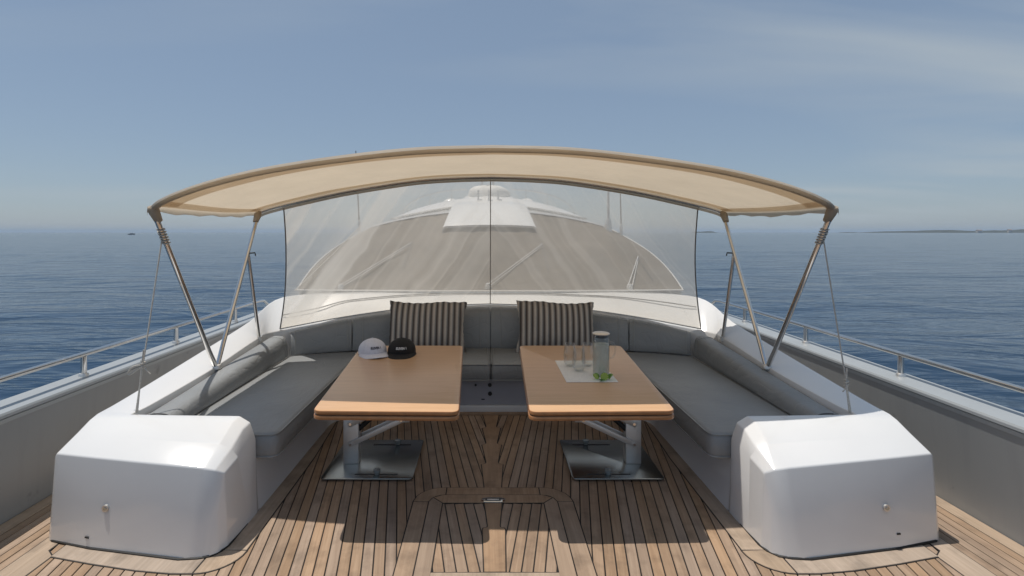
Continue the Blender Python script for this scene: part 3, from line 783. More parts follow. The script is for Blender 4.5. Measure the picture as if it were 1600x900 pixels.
# ================================================================== TABLES
def leaf(name, P, z0, z1, parent, r=0.004):
    n = len(P)
    rows = [[(x, y, z) for x, y in offset_poly(P, o)] for o, z in ((-r, z0), (0, z0 + r), (0, z1 - r), (-r * 0.3, z1 - r * 0.3), (-r, z1))]
    V, F = grid(rows, cap=True, closed=True)
    fm = [0] * (len(F) - 2) + [0, 1]
    return mk(name, V, F, None, parent, 40, mats=[M['table_edge'], M['veneer']], fm=fm)
def table(sgn, label):
    t = thing('folding_table', label, 'table', (sgn * 0.6, 3.6, 0), 'pedestal tables')
    mm = (lambda P: [(sgn * x, y) for x, y in P])
    P = round_poly(mm([(0.184, 2.728), (0.957, 2.745), (1.073, 4.33), (0.235, 4.33)]), 0.05, 6)
    leaf('top_leaf', P, 0.639, 0.660, t)
    leaf('lower_leaf', offset_poly(P, 0.002), 0.612, 0.633, t)
    V, F = prism_geo(offset_poly(P, -0.006), 0.6335, 0.6385); mk('groove', V, F, M['table_groove'], t, 0)
    # pedestal: base plate, column, lifting arms, carrier
    bp = mkbm('base_plate', bevelled(*prism_geo(round_poly(mm([(0.515, 3.35), (1.11, 3.35), (1.11, 3.98), (0.515, 3.98)]), 0.03, 4), 0.006, 0.018), 0.003, 2), M['plate'], t)
    for y, x0, x1, kx in ((3.41, 0.62, 0.90, 0.755), (3.89, 0.60, 0.88, 0.70)):
        bbox('slot', min(sgn * x0, sgn * x1), max(sgn * x0, sgn * x1), y - 0.007, y + 0.007, 0.0175, 0.0192, M['black'], bp, 0.0006, 1)
        V, F = lathe_geo([(0, 0.036), (0.017, 0.036), (0.022, 0.033), (0.023, 0.018), (0.020, 0.013), (0.016, 0.0), (0, 0.0)], sgn * kx, y, 0.019, 18)
        mk('clamp_knob', V, F, M['clear_knob'], bp)
    cx = 0.965
    bbox('column', sgn * cx - 0.052, sgn * cx + 0.052, 3.56, 3.63, 0.0185, 0.335, M['satin_steel'], t, 0.003, 2)
    def arm(z, y, w):
        a = Vector((sgn * cx, 0, z)); b = Vector((sgn * (cx - 0.345), 0, z + 0.163)); d = (b - a).normalized(); u = Vector((-d.z, 0, d.x)) * w
        V = []
        for yy in (y, y + 0.010):
            for q in (a - d * 0.02 - u, b + d * 0.02 - u, b + d * 0.02 + u, a - d * 0.02 + u): V.append((q.x, yy, q.z))
        bm = bevelled(V, [[0, 1, 2, 3], [7, 6, 5, 4], [0, 4, 5, 1], [1, 5, 6, 2], [2, 6, 7, 3], [3, 7, 4, 0]], 0.0025, 2)
        o = mkbm('lift_arm', bm, M['satin_steel'], t)
        for q in (a, b):
            tube('bolt', [(q.x, y + 0.004, q.z), (q.x, y - 0.005, q.z)], 0.0095, M['steel'], o, 10)
    for y in (3.545, 3.636):
        arm(0.296, y, 0.019); arm(0.157, y, 0.017)
    gx = lambda k: sgn * (cx - 0.345 * k)
    gs = tube('gas_spring', [(gx(0.10), 3.595, 0.235), (gx(0.62), 3.595, 0.395)], 0.017, M['black'], t)
    tube('spring_rod', [(gx(0.60), 3.595, 0.389), (gx(0.95), 3.595, 0.497)], 0.008, M['steel'], gs, 10)
    x0, x1 = sorted((sgn * (cx - 0.325), sgn * (cx - 0.40)))
    bbox('carrier', x0, x1, 3.556, 3.634, 0.302, 0.610, M['satin_steel'], t, 0.005, 2)
    x0, x1 = sorted((sgn * 0.30, sgn * 0.86))
    bbox('carrier_rail', x0, x1, 3.50, 3.69, 0.595, 0.6125, M['satin_steel'], t, 0.004, 2)
table(-1, 'wood topped pedestal table on the left carrying the two caps')
table(1, 'wood topped pedestal table on the right carrying jug and glasses')

# ================================================================== CANOPY
FZ = smooth_interp([(0, 2.085), (0.43, 2.074), (0.87, 2.033), (1.34, 1.968), (1.70, 1.892), (1.93, 1.825), (2.05, 1.778), (2.10, 1.745)])
RZ = smooth_interp([(0, 2.125), (0.37, 2.114), (0.75, 2.082), (1.32, 1.985), (1.70, 1.896), (1.95, 1.830), (2.05, 1.797), (2.10, 1.770)])
FOOT = (2.05, 3.885, 0.602); CW = 2.10
def fb(x):
    z = interp(FZ, abs(x)); return Vector((x, 3.885 - 0.578 * (z - 0.594), z))
def rb(x):
    z = interp(RZ, abs(x)); return Vector((x, 3.885 + 0.703 * (z - 0.594), z))
can = thing('sun_canopy', 'beige canvas sun canopy on a stainless tube frame over the sofa', 'canopy', (0, 3.7, 0.65))
xs = [-CW + 2 * CW * i / 56 for i in range(57)]
xs = sorted(set(xs + [-CW + .02, -CW + .045, CW - .045, CW - .02]))
for nm, f in (('front_bow', fb), ('rear_bow', rb)):
    dy = -1 if nm == 'front_bow' else 1
    P = [Vector((-FOOT[0], FOOT[1] + dy * 0.012, FOOT[2]))]
    c = f(-CW)
    # small elbow at the foot as on the real tube
    P += [Vector((-2.05, 3.885 + dy * 0.045, 0.655)), Vector((-2.053, 3.885 + dy * 0.10, 0.74))]
    P += [P[-1].lerp(c, t) for t in (0.3, 0.6, 0.9)]
    P += [f(x) for x in xs]
    P += [Vector((-p.x, p.y, p.z)) for p in reversed(P[:6])]
    tube(nm, P, 0.0165, M['steel'], can, 14)
for sgn in (-1, 1):
    V, F = lathe_geo([(0, 0.03), (0.03, 0.028), (0.036, 0.016), (0.036, 0), (0, 0)], sgn * 2.05, 3.885, 0.586, 16); mk('foot_bracket', V, F, M['satin_steel'], can)
    c = rb(CW); a = Vector((2.053, 3.985, 0.74)); top = a.lerp(c, 0.66)
    st = tube('strut', [(sgn * 2.055, 4.63, 0.645), (sgn * (top.x + 0.004), top.y + 0.015, top.z)], 0.0145, M['steel'], can)
    tube('strut_pin', [(sgn * (top.x + 0.01), top.y + 0.014, top.z), (sgn * (top.x - 0.055), top.y + 0.02, top.z + 0.004), (sgn * (top.x - 0.06), top.y + 0.02, top.z - 0.022)], 0.006, M['black'], st, 8)
    tube('strut_foot', [(sgn * 2.055, 4.63, 0.640), (sgn * 2.055, 4.628, 0.675)], 0.02, M['satin_steel'], st, 12)
def fab(x, v, off=0.0):
    a = fb(x); b = rb(x); p = a.lerp(b, v)
    p.z += 0.021 - 0.018 * math.sin(math.pi * v) + off + 0.004 * math.sin(5.3 * x + 4 * v) * math.sin(math.pi * v)
    return p
rows = []
for dy, dz in ((-0.062, -0.006), (-0.050, 0.004), (-0.030, 0.013)):
    rows.append([fb(x) + Vector((0, -0.018 + (dy + 0.018) * (1 - abs(x / CW) ** 10), dz)) for x in xs])
rows += [[fab(x, v) for x in xs] for v in [i / 16 for i in range(17)]]
for dy, dz in ((0.018, 0.014), (0.024, 0.0), (0.020, -0.020), (0.016, -0.04)):
    rows.append([rb(x) + Vector((0, dy, dz)) for x in xs])
# side flaps
full = []
for i, r in enumerate(rows):
    l = r[0]; q = r[-1]; sag = 0.006 * math.sin(i * 1.9) + 0.004 * math.sin(i * 0.7)
    full.append([Vector((l.x - 0.020, l.y, l.z - 0.040 + sag)), Vector((l.x - 0.023, l.y, l.z - 0.018))] + r + [Vector((q.x + 0.023, q.y, q.z - 0.018)), Vector((q.x + 0.020, q.y, q.z - 0.040 - sag))])
V, F = grid(full)
cloth = mk('canopy_cloth', V, F, M['canvas'], can, 70)
for nm, v0, v1 in (('front_hem', 0.05, 0.165), ('rear_hem', 0.86, 0.985)):
    rr_ = [[fab(x * 0.995, v, -0.006 - 0.012 * max(0, 1 - v / 0.08)) for x in xs] for v in [v0 + (v1 - v0) * i / 4 for i in range(5)]]
    if nm == 'front_hem':   # turned under the tube
        rr_ = [[fb(x * 0.995) + Vector((0, dy if dy > -0.02 else -0.018 + (dy + 0.018) * (1 - abs(x / CW) ** 10), dz)) for x in xs] for dy, dz in ((-0.052, -0.005), (-0.035, -0.013), (-0.012, -0.0205), (0.012, -0.0215), (0.035, -0.016))] + rr_
    V, F = grid(rr_)
    mk(nm, V, F, M['canvas_hem'], cloth, 70)
for sgn in (-1, 1):
    V, F = grid([[fab(sgn * x, v, -0.006) for v in [0.03 + 0.94 * i / 20 for i in range(21)]] for x in (2.045, 2.06, 2.075, 2.088, 2.098)])
    mk('side_hem', V, F, M['canvas_hem'], cloth, 70)
    for f in (fb, rb):   # cloth gathered round the tube below each corner
        c = f(CW); d = (Vector((CW - 0.004, c.y + (3.885 - c.y) * 0.08, c.z - 0.075)) - c)
        P = [c + Vector((0, 0, 0.015)), c + d * 0.3, c + d * 0.65, c + d]
        P = [Vector((sgn * p.x, p.y, p.z)) for p in P]
        V, F = tube_geo(P, [0.030, 0.031, 0.027, 0.0235], 12); mk('corner_sleeve', V, F, M['canvas_hem'], cloth, 70)

# ---- clear curtain from the rear bow to the back of the sofa
cur = thing('clear_curtain', 'clear vinyl wind curtain with centre zip hung from the canopy', 'curtain', (0, 5.2, 0.8))
LIP = [(0, 5.395, 0.86), (0.7, 5.365, 0.835), (1.4, 5.255, 0.76), (2.02, 4.99, 0.675)]
LY = [(a, b) for a, b, c in LIP]; LZ = [(a, c) for a, b, c in LIP]
LYs = smooth_interp(LY); LZs = smooth_interp(LZ)
def curt(u, t):
    a = rb(u * 1.90) + Vector((0, 0.022, -0.025)); xb = abs(u) * 2.015
    b = Vector((u * 2.015, interp(LYs, xb), interp(LZs, xb)))
    p = a.lerp(b, t)
    w = math.sin(math.pi * t)
    p.y += 0.030 * w + 0.010 * w * math.sin(9 * u + 5 * t) + 0.006 * w * math.sin(23 * u - 7 * t)
    p.x -= u * 0.030 * w
    return p
V, F = grid([[curt(-1 + 2 * i / 80, t) for i in range(81)] for t in [k / 30 for k in range(31)]])
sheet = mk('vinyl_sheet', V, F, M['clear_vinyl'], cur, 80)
tube('zip', [curt(0.0, k / 20) + Vector((0, -0.003, 0)) for k in range(21)], 0.0042, M['zip'], cur, 6)
for u in (-1, 1):
    tube('edge_binding', [curt(u, k / 20) for k in range(21)], 0.006, M['binding'], cur, 6)
tube('bottom_binding', [curt(-1 + 2 * k / 60, 1.0) for k in range(61)], 0.006, M['grey_white'], cur, 6)

# ---- dark cord lying on the coaming behind the curtain
def coam(x, t):
    i = abs(x) / 2.12
    a = Vector(catR3(i)); b = Vector(catR4(i)); return a.lerp(b, t)
r3 = catmull(R3[:4], 12); r4 = catmull(R4[:4], 12)
def catR3(i): k = min(36, i * 36); j = int(k); f = k - j; return r3[j].lerp(r3[min(36, j + 1)], f)
def catR4(i): k = min(36, i * 36); j = int(k); f = k - j; return r4[j].lerp(r4[min(36, j + 1)], f)
P = []
for x, t in ((-2.08, 0.42), (-1.75, 0.50), (-1.5, 0.66), (-1.2, 0.75), (-0.9, 0.86), (-0.5, 0.97), (0, 1.0), (0.5, 0.98), (0.9, 0.88), (1.3, 0.80), (1.75, 0.72), (2.08, 0.66)):
    p = coam(x, t); P.append((math.copysign(p.x, x) if x else 0, p.y - 0.004, p.z + 0.010))
tag(tube('bungee_cord', catmull(P, 6), 0.0055, M['dark_cord'], None, 8), 'thin dark cord lying along the white coaming behind the curtain', 'cord')

# ================================================================== WHEELHOUSE
def WS(u, v, off=0.0):
    x = (2.11 - 0.37 * v + 0.16 * math.sin(math.pi * v)) * u
    y = 5.60 + 0.10 * u * u + (1.80 + 0.15 * u * u) * v - 0.10 * math.sin(math.pi * v) * (1 - u * u)
    z = 0.965 + (0.935 - 0.235 * u * u) * v
    return Vector((x, y - off * 0.55, z + off * 0.83))
wh = thing('wheelhouse', 'white wheelhouse with a beige mesh cover over its windscreen', 'wheelhouse', (0, 8.5, 0))
V, F = grid([[WS(-1 + 2 * i / 60, k / 24, 0.006 * math.sin(i * 0.9 + k * 0.35) + 0.004 * math.sin(i * 2.1 - k * 0.8)) for i in range(61)] for k in range(25)])
mk('windscreen_cover', V, F, M['cover'], wh, 80)
tube('cover_hem', [WS(-1 + 2 * i / 60, 0.0, 0.004) for i in range(61)], 0.010, M['grey_white'], wh, 8)
for u in (-1, 1): tube('cover_hem', [WS(u, k / 20, 0.004) for k in range(21)], 0.009, M['grey_white'], wh, 8)
rows = []
for k in range(13): rows.append([WS(-1, k / 12) + Vector((0.015, 0.03, -0.02)), Vector((-2.12, 5.72 + 2.1 * k / 12, 0)), ])
V, F = grid(rows + [[Vector((-1.72, 12, 1.75)), Vector((-2.12, 12, 0))]]); mk('side_wall', V, F, M['gelcoat'], wh, 50)
V, F = grid([[Vector((-a.x, a.y, a.z)) for a in r] for r in rows] + [[Vector((1.72, 12, 1.75)), Vector((2.12, 12, 0))]]); mk('side_wall', V, F, M['gelcoat'], wh, 50)
rows = [[WS(-1 + 2 * i / 30, 1.0) + Vector((0, dy, dz)) for i in range(31)] for dy, dz in ((-0.05, 0.0), (-0.04, 0.02), (0.1, 0.03), (0.9, -0.03), (4.3, -0.10))]
V, F = grid(rows); mk('roof', V, F, M['fly_white'], wh, 50)
# wipers parked on the covered glass
def wiper(u0, v0, u1, v1, label):
    a = WS(u0, v0, 0.03); b = WS(u1, v1, 0.045); w = thing('windscreen_wiper', label, 'wiper', a, 'windscreen wipers')
    d = Vector((0.018, 0, 0.0))
    tube('arm', [a - d, b], 0.0055, M['grey_white'], w, 6); tube('arm', [a + d * 1.6, b + Vector((0.004, 0, -0.02))], 0.005, M['grey_white'], w, 6)
    V, F = lathe_geo([(0, 0.035), (0.026, 0.03), (0.034, 0.0), (0.034, -0.03), (0, -0.03)], a.x, a.y, a.z - 0.01, 12); mk('pivot', V, F, M['grey_white'], w)
    tube('blade', [WS(u1, v1 + 0.03, 0.03), WS(u1, max(0.06, v1 - 0.30), 0.03)], 0.0045, M['dark_cord'], w, 6)
wiper(-0.77, 0.03, -0.47, 0.53, 'pale wiper arm on the left part of the covered windscreen')
wiper(-0.01, 0.04, 0.31, 0.50, 'pale wiper arm at the centre of the covered windscreen')
wiper(0.72, 0.03, 0.86, 0.40, 'pale wiper arm on the right part of the covered windscreen')

# flybridge above
fl = thing('flybridge', 'white flybridge front with wing coamings above the wheelhouse', 'flybridge', (0, 9, 1.9))
ZB = smooth_interp([(0, 2.02), (0.6, 1.985), (1.2, 1.90), (1.69, 1.815)]); ZT = smooth_interp([(0, 2.17), (0.6, 2.115), (1.2, 2.00), (1.55, 1.895), (1.69, 1.85)])
rows = []
for i in range(41):
    x = -1.69 + 3.38 * i / 40; y = 8.25 + 0.26 * x * x; zb = interp(ZB, abs(x)); zt = interp(ZT, abs(x)) + 0.02; zb += 0.008
    rows.append([(x, y, zb), (x, y - 0.03, zb + 0.018), (x * 0.99, y + 0.30, zt - 0.005), (x * 0.98, y + 0.40, zt + 0.012), (x * 0.95, y + 0.8, zt - 0.02), (x * 0.95, y + 0.8, zb)])
V, F = grid(rows, cap=True, closed=True); mk('coaming', V, F, M['fly_white'], fl, 50)
# central brow sloping down over the windscreen
rows = []
for y, w, z in ((6.80, 0.60, 1.655), (6.785, 0.605, 1.68), (6.81, 0.60, 1.70), (7.10, 0.565, 1.85), (7.42, 0.54, 1.975), (7.6, 0.535, 2.01), (8.25, 0.52, 2.075), (8.9, 0.46, 2.17), (9.3, 0.42, 2.25)):
    rows.append([(-w - 0.03, y + 0.02, z - 0.16), (-w, y, z - 0.02), (-w + 0.03, y, z)] + [(x * (w - 0.03), y - 0.02 * (1 - x * x), z + 0.018 * (1 - x * x)) for x in (-0.6, -0.2, 0.2, 0.6)] + [(w - 0.03, y, z), (w, y, z - 0.02), (w + 0.03, y + 0.02, z - 0.16)])
V, F = grid(rows); mk('brow', V, F, M['fly_white'], fl, 45)
def blob(name, cx, cy, z0, rx, ry, h, m, parent, wob=0.0, pw=0.6):
    rows = []; 
    for k in range(9):
        t = k / 8; rr = (1 - t ** 2.6) ** pw if t < 1 else 0.02
        rows.append([(cx + rx * rr * math.cos(a) * (1 + wob * math.sin(3 * a + 4 * t)), cy + ry * rr * math.sin(a), z0 + h * t + wob * 0.1 * math.sin(5 * a)) for a in [2 * math.pi * j / 24 for j in range(24)]])
    V, F = grid(rows, cap=True, closed=True); return mk(name, V, F, m, parent, 60)
blob('helm_cover', -0.01, 9.25, 2.20, 0.38, 0.35, 0.235, M['helm_cover'], fl, 0.06, 0.34)
for sgn in (-1, 1):
    blob('seat_back', sgn * 0.66, 9.1, 2.06, 0.15, 0.12, 0.135, M['fly_white'], fl)
    P = [(sgn * x, 8.62 + 0.26 * x * x, interp(ZT, x) + h) for x, h in ((0.38, 0.175), (0.75, 0.20), (1.1, 0.20), (1.35, 0.16), (1.47, 0.10), (1.52, 0.02))]
    rail = tube('wing_rail', catmull(P, 5), 0.009, M['steel'], fl, 8)
    for x in (0.62, 1.0, 1.42, 1.50, 1.56):
        z = interp(ZT, x); tube('stanchion', [(sgn * x, 8.62 + 0.26 * x * x, z - 0.02), (sgn * x, 8.62 + 0.26 * x * x, z + (0.19 if x < 1.2 else 0.09))], 0.006, M['steel'], rail, 6)
    tube('arch_leg', [(sgn * 0.11 - 0.02, 9.3, 2.40), (sgn * 0.07 - 0.02, 9.3, 2.75)], 0.02, M['satin_steel'], fl, 8)
mast_top = bbox('radar_base', -0.16, 0.13, 9.2, 9.45, 2.72, 2.80, M['fly_white'], fl, 0.02, 3)
for x, y, h in ((-0.17, 8.45, 0.16), (0.0, 8.32, 0.17), (0.15, 8.45, 0.15)):
    z = 2.075 + (y - 8.25) * 0.146 + 0.018
    hn = thing('deck_horn', {-0.17: 'short steel horn on the flybridge brow, left of the three', 0.0: 'short steel horn on the flybridge brow, middle of the three', 0.15: 'short steel horn on the flybridge brow, right of the three'}[x], 'horn', (x, y, z), 'horns on the flybridge brow')
    tube('stem', [(x, y, z), (x, y, z + h)], [0.014, 0.016], M['satin_steel'], hn, 10)
    V, F = lathe_geo([(0, 0.02), (0.04, 0.016), (0.045, 0.0), (0, 0)], x + 0.02, y - 0.01, z - 0.006, 14); mk('base', V, F, M['satin_steel'], hn)
# aerials at the wheelhouse shoulders
def aerial(x, y, z0, z1, lean, r, m, label):
    a = thing('aerial', label, 'aerial', (x, y, z0), 'aerials on the wheelhouse shoulders')
    tube('whip', [(x, y, z0 + 0.05), (x + lean, y, z1)], [r, r * 0.6], m, a, 8)
    V, F = lathe_geo([(0, 0.12), (r * 1.8, 0.11), (r * 2.4, 0.0), (r * 2.4, -0.25), (0, -0.25)], x, y, z0, 12); mk('mount', V, F, M['satin_steel'], a)
aerial(-1.88, 7.55, 1.66, 2.78, -0.05, 0.010, M['dark_cord'], 'thin dark whip aerial behind the left of the curtain')
aerial(1.86, 7.35, 1.60, 2.40, -0.02, 0.010, M['dark_cord'], 'thin dark whip aerial behind the right of the curtain')
aerial(1.70, 7.45, 1.68, 2.45, 0.0, 0.022, M['grey_white'], 'thick white aerial pole behind the right of the curtain')
tag(tube('guy_rope', [(-1.86, 7.5, 1.68), (-1.95, 6.5, 1.33), (-2.06, 5.5, 0.985)], 0.006, M['rope'], None, 6), 'pale guy rope along the left edge of the windscreen cover', 'rope')

# ================================================================== SMALL THINGS
def pillow(loc, rz, lean, label, seed):
    e = thing('throw_pillow', label, 'pillow', (0, 0, 0), 'striped pillows'); rnd = random.Random(seed)
    Wd, Hd, T = 0.735, 0.50, 0.10; nu, nv = 64, 34; ph = rnd.uniform(0, 6)
    def pt(a, b, s):
        ea = abs(a); eb = abs(b)
        x = Wd / 2 * a * (1 - 0.075 * (1 - b * b) * ea ** 2); z = Hd / 2 * b * (1 - 0.085 * (1 - a * a) * eb ** 2)
        t = T * (max(0, 1 - ea ** 3.0) ** 0.62) * (max(0, 1 - eb ** 3.0) ** 0.62)
        t += 0.0035 * math.cos(2 * math.pi * x / 0.0545) * min(1, t / 0.03)
        t += 0.006 * math.sin(7 * a + 3 * b + ph) * min(1, t / 0.04)
        pk = max(0, eb - 0.78) / 0.22
        t += 0.004 * pk * math.sin(40 * a + ph) * min(1, t / 0.01)
        sl_ = 0.020 * math.sin(1.6 * a + ph) * (b + 1) / 2
        return Vector((x + 0.012 * b * math.sin(2 * b + ph), s * t + 0.03 * b * b * (1 if b > 0 else 0.3) + 0.012 * a * a * math.sin(ph), z - abs(sl_)))
    rows = [[pt(-1 + 2 * i / nu, -1 + 2 * j / nv, -1) for i in range(nu + 1)] for j in range(nv + 1)]
    back = [[pt(-1 + 2 * i / nu, -1 + 2 * j / nv, 1) for i in range(nu + 1)] for j in range(nv + 1)]
    g = join(grid(rows), grid(back)); 
    b = mk('cover', *g, M['stripes'], e, 70, origin=(0, 0, 0))
    ring = [pt(-1 + 2 * i / 40, -1, 0) for i in range(40)] + [pt(1, -1 + 2 * i / 26, 0) for i in range(26)] + [pt(1 - 2 * i / 40, 1, 0) for i in range(40)] + [pt(-1, 1 - 2 * i / 26, 0) for i in range(26)]
    ring = [p + Vector((0.003 * math.sin(i * 1.7), 0.004 * math.sin(i * 1.1), 0.003 * math.cos(i * 1.3))) for i, p in enumerate(ring)]
    tube('seam', ring, 0.0075, M['stripes'], e, 6, True, origin=(0, 0, 0))
    e.location = loc; e.rotation_euler = (R(-lean), R(rnd.uniform(-1.5, 1.5)), R(rz))
pillow((-0.61, 4.975, 0.705), 3, 14, 'striped brown and grey pillow behind the left table', 2)
pillow((0.625, 4.975, 0.705), -3, 14, 'striped brown and grey pillow behind the right table', 5)

def text_mesh(s, size):
    cu = bpy.data.curves.new('lettering', 'FONT'); cu.body = s; cu.size = size; cu.align_x = 'CENTER'; cu.space_character = 1.12
    cu.offset = 0.0012
    o = bpy.data.objects.new('lettering', cu); COL.objects.link(o); bpy.context.view_layer.update()
    me = bpy.data.meshes.new_from_object(o.evaluated_get(bpy.context.evaluated_depsgraph_get()))
    bm = bmesh.new(); bm.from_mesh(me); bmesh.ops.triangulate(bm, faces=bm.faces)
    bmesh.ops.subdivide_edges(bm, edges=bm.edges, cuts=1)
    V = [v.co.copy() for v in bm.verts]; bm.verts.index_update(); F = [[v.index for v in f.verts] for f in bm.faces]; bm.free()
    bpy.data.objects.remove(o); bpy.data.curves.remove(cu); bpy.data.meshes.remove(me)
    return V, F
def ball_cap(loc, rz, tilt, m, mp, label, txt, tx0):
    e = thing('baseball_cap', label, 'cap', (0, 0, 0), 'caps on the left table')
    rx, ry, H = 0.108, 0.110, 0.108
    def cr_(th, t):
        r = max(0.0, 1 - t ** 2.5) ** 0.56
        fr = 0.006 * max(0, -math.sin(th)) * math.sin(math.pi * min(1, t * 1.2))      # raised front panel
        return Vector(((rx * r) * math.cos(th), (ry * r + fr) * math.sin(th), H * t))
    rows = [[cr_(2 * math.pi * k / 48, t) * 1.0 for k in range(48)] for t in [0, 0.08, 0.2, 0.35, 0.5, 0.65, 0.78, 0.88, 0.95, 0.985, 1.0]]
    V, F = grid(rows, closed=True); mk('crown', V, F, m, e, 60, origin=(0, 0, 0))
    for j in range(3):
        th = math.pi / 6 + j * math.pi / 3
        P = [cr_(th, t) * 1.004 for t in (0.02, 0.2, 0.4, 0.6, 0.8, 0.93, 0.99)] + [cr_(th + math.pi, t) * 1.004 for t in (0.93, 0.8, 0.6, 0.4, 0.2, 0.02)]
        tube('panel_seam', P, 0.0012, m, e, 5, origin=(0, 0, 0))
    V, F = lathe_geo([(0, 0.006), (0.005, 0.005), (0.007, 0.0), (0, -0.002)], 0, 0, H, 10); mk('button', V, F, m, e, 60, origin=(0, 0, 0))
    rows = []
    for k in range(25):
        s = -1 + 2 * k / 24; th = -math.pi / 2 + s * R(82)
        base = cr_(th, 0.03); out = 0.078 * (1 - abs(s) ** 2.6) ** 0.8
        row = []
        for q in range(7):
            g = q / 6; droop = -0.012 * g - 0.020 * (s * s) * g - 0.006 * abs(s)
            row.append(Vector((base.x * (1 + 0.10 * g), base.y - out * g, 0.012 + droop)))
        rows.append(row)
    top = rows; bot = [[p + Vector((0, 0, -0.003)) for p in r] for r in rows]
    mk('brim', *join(grid(top), grid(bot), grid([[r[-1] for r in top], [r[-1] for r in bot]])), m, e, 60, origin=(0, 0, 0))
    TV, TF = text_mesh(txt, 0.021); P = []
    for v in TV:
        th = -math.pi / 2 + tx0 + v.x / rx * 0.92; t = (0.046 + v.y) / H; q = cr_(th, t)
        P.append(q + Vector((math.cos(th), math.sin(th), 0.25)).normalized() * 0.0016)
    mk('lettering', P, TF, mp, e, 0, origin=(0, 0, 0))
    e.location = loc; e.rotation_euler = (R(tilt), 0, R(rz))
ball_cap((-0.920, 4.03, 0.673), 30, 0, M['cap_white'], M['print_dark'], 'white baseball cap with dark lettering on the left table', 'ELEVEN 1', -0.05)
ball_cap((-0.695, 4.04, 0.675), 4, 3, M['cap_black'], M['print_light'], 'black baseball cap with pale lettering on the left table', 'ELEVEN 1', 0.06)

# placemat
mkt = bevelled(*prism_geo([(0.461, 3.265), (0.787, 3.268), (0.790, 3.81), (0.461, 3.81)], 0.6606, 0.6637), 0.0008, 1)
tag(mkbm('placemat', mkt, M['placemat'], None), 'pale woven placemat under the jug and glasses', 'placemat')
# glasses
GP = [(0, 0.0), (0.021, 0.0005), (0.034, 0.010), (0.0430, 0.032), (0.0455, 0.058), (0.0425, 0.098), (0.0370, 0.135), (0.0340, 0.158), (0.0332, 0.1588), (0.0325, 0.158),
      (0.0355, 0.135), (0.0410, 0.098), (0.0440, 0.058), (0.0412, 0.034), (0.032, 0.014), (0.018, 0.006), (0, 0.006)]
for x, y, lab in ((0.545, 3.655, 'clear stemless glass furthest left on the placemat'), (0.585, 3.525, 'clear stemless glass nearest the front of the placemat'), (0.672, 3.66, 'clear stemless glass just left of the jug')):
    g = thing('stemless_glass', lab, 'glass', (x, y, 0.6639), 'glasses on the placemat')
    V, F = lathe_geo(GP, x, y, 0.6639, 32); mk('bowl', V, F, M['glass'], g, 60)
    tube('rim', [(x + 0.0333 * math.cos(a), y + 0.0333 * math.sin(a), 0.8225) for a in [2 * math.pi * k / 32 for k in range(32)]], 0.0011, M['glass'], g, 6, True)
# jug
jx, jy, jz = 0.712, 3.42, 0.6639
j = thing('glass_jug', 'tall glass jug of cloudy lemonade with a steel lid', 'jug', (jx, jy, jz))
V, F = lathe_geo([(0, 0), (0.050, 0), (0.0535, 0.005), (0.0540, 0.235), (0.0500, 0.258), (0.0495, 0.270), (0.0475, 0.270), (0.048, 0.258), (0.0520, 0.235), (0.0515, 0.008), (0, 0.007)], jx, jy, jz, 36); mk('body', V, F, M['glass'], j, 50)
V, F = lathe_geo([(0, 0.009), (0.0495, 0.009), (0.0505, 0.05), (0.0505, 0.205), (0, 0.205)], jx, jy, jz, 32); mk('lemonade', V, F, M['lemonade'], j, 50)
V, F = lathe_geo([(0, 0.284), (0.03, 0.283), (0.050, 0.279), (0.057, 0.274), (0.055, 0.270), (0.048, 0.268), (0.047, 0.250), (0, 0.25)], jx, jy, jz, 32); ld = mk('lid', V, F, M['satin_steel'], j, 50)
V, F = lathe_geo([(0.0478, 0.266), (0.0488, 0.262), (0.0488, 0.252), (0.0478, 0.248)], jx, jy, jz, 32); mk('gasket', V, F, M['black'], ld, 50)
tube('handle', catmull([(jx + 0.052, jy, jz + 0.215), (jx + 0.075, jy, jz + 0.212), (jx + 0.090, jy, jz + 0.185), (jx + 0.090, jy, jz + 0.145), (jx + 0.074, jy, jz + 0.116), (jx + 0.052, jy, jz + 0.112)], 5), 0.0065, M['glass'], j, 10)
# limes
def half_lime(loc, rx_, rz_, r, label):
    e = thing('lime_half', label, 'lime', (0, 0, 0), 'cut limes on the placemat')
    rows = [[(r * math.sin(p) * math.cos(a), 1.08 * r * math.cos(p), r * math.sin(p) * math.sin(a)) for a in [2 * math.pi * k / 24 for k in range(24)]] for p in [R(2 + 88 * q / 8) for q in range(9)]]
    V, F = grid(rows, closed=True); mk('rind', V, F, M['lime_rind'], e, 60, origin=(0, 0, 0))
    rows = [[(q * r * math.cos(a), yy, q * r * math.sin(a)) for a in [2 * math.pi * k / 24 for k in range(24)]] for q, yy in ((1.0, 0.0), (0.97, -0.0015), (0.9, -0.001), (0.5, -0.0005), (0.02, -0.001))]
    V, F = grid(rows, closed=True); mk('flesh', V, F, M['lime_flesh'], e, 60, origin=(0, 0, 0))
    e.location = loc; e.rotation_euler = (R(rx_), 0, R(rz_))
half_lime((0.705, 3.29, 0.6639 + 0.0255), 4, 4, 0.0255, 'cut lime half facing out in front of the jug')
half_lime((0.656, 3.315, 0.6639 + 0.020), 28, -50, 0.0215, 'smaller lime piece lying left of the cut half')
half_lime((0.752, 3.315, 0.6639 + 0.018), 35, 60, 0.020, 'smaller lime piece lying right of the cut half')
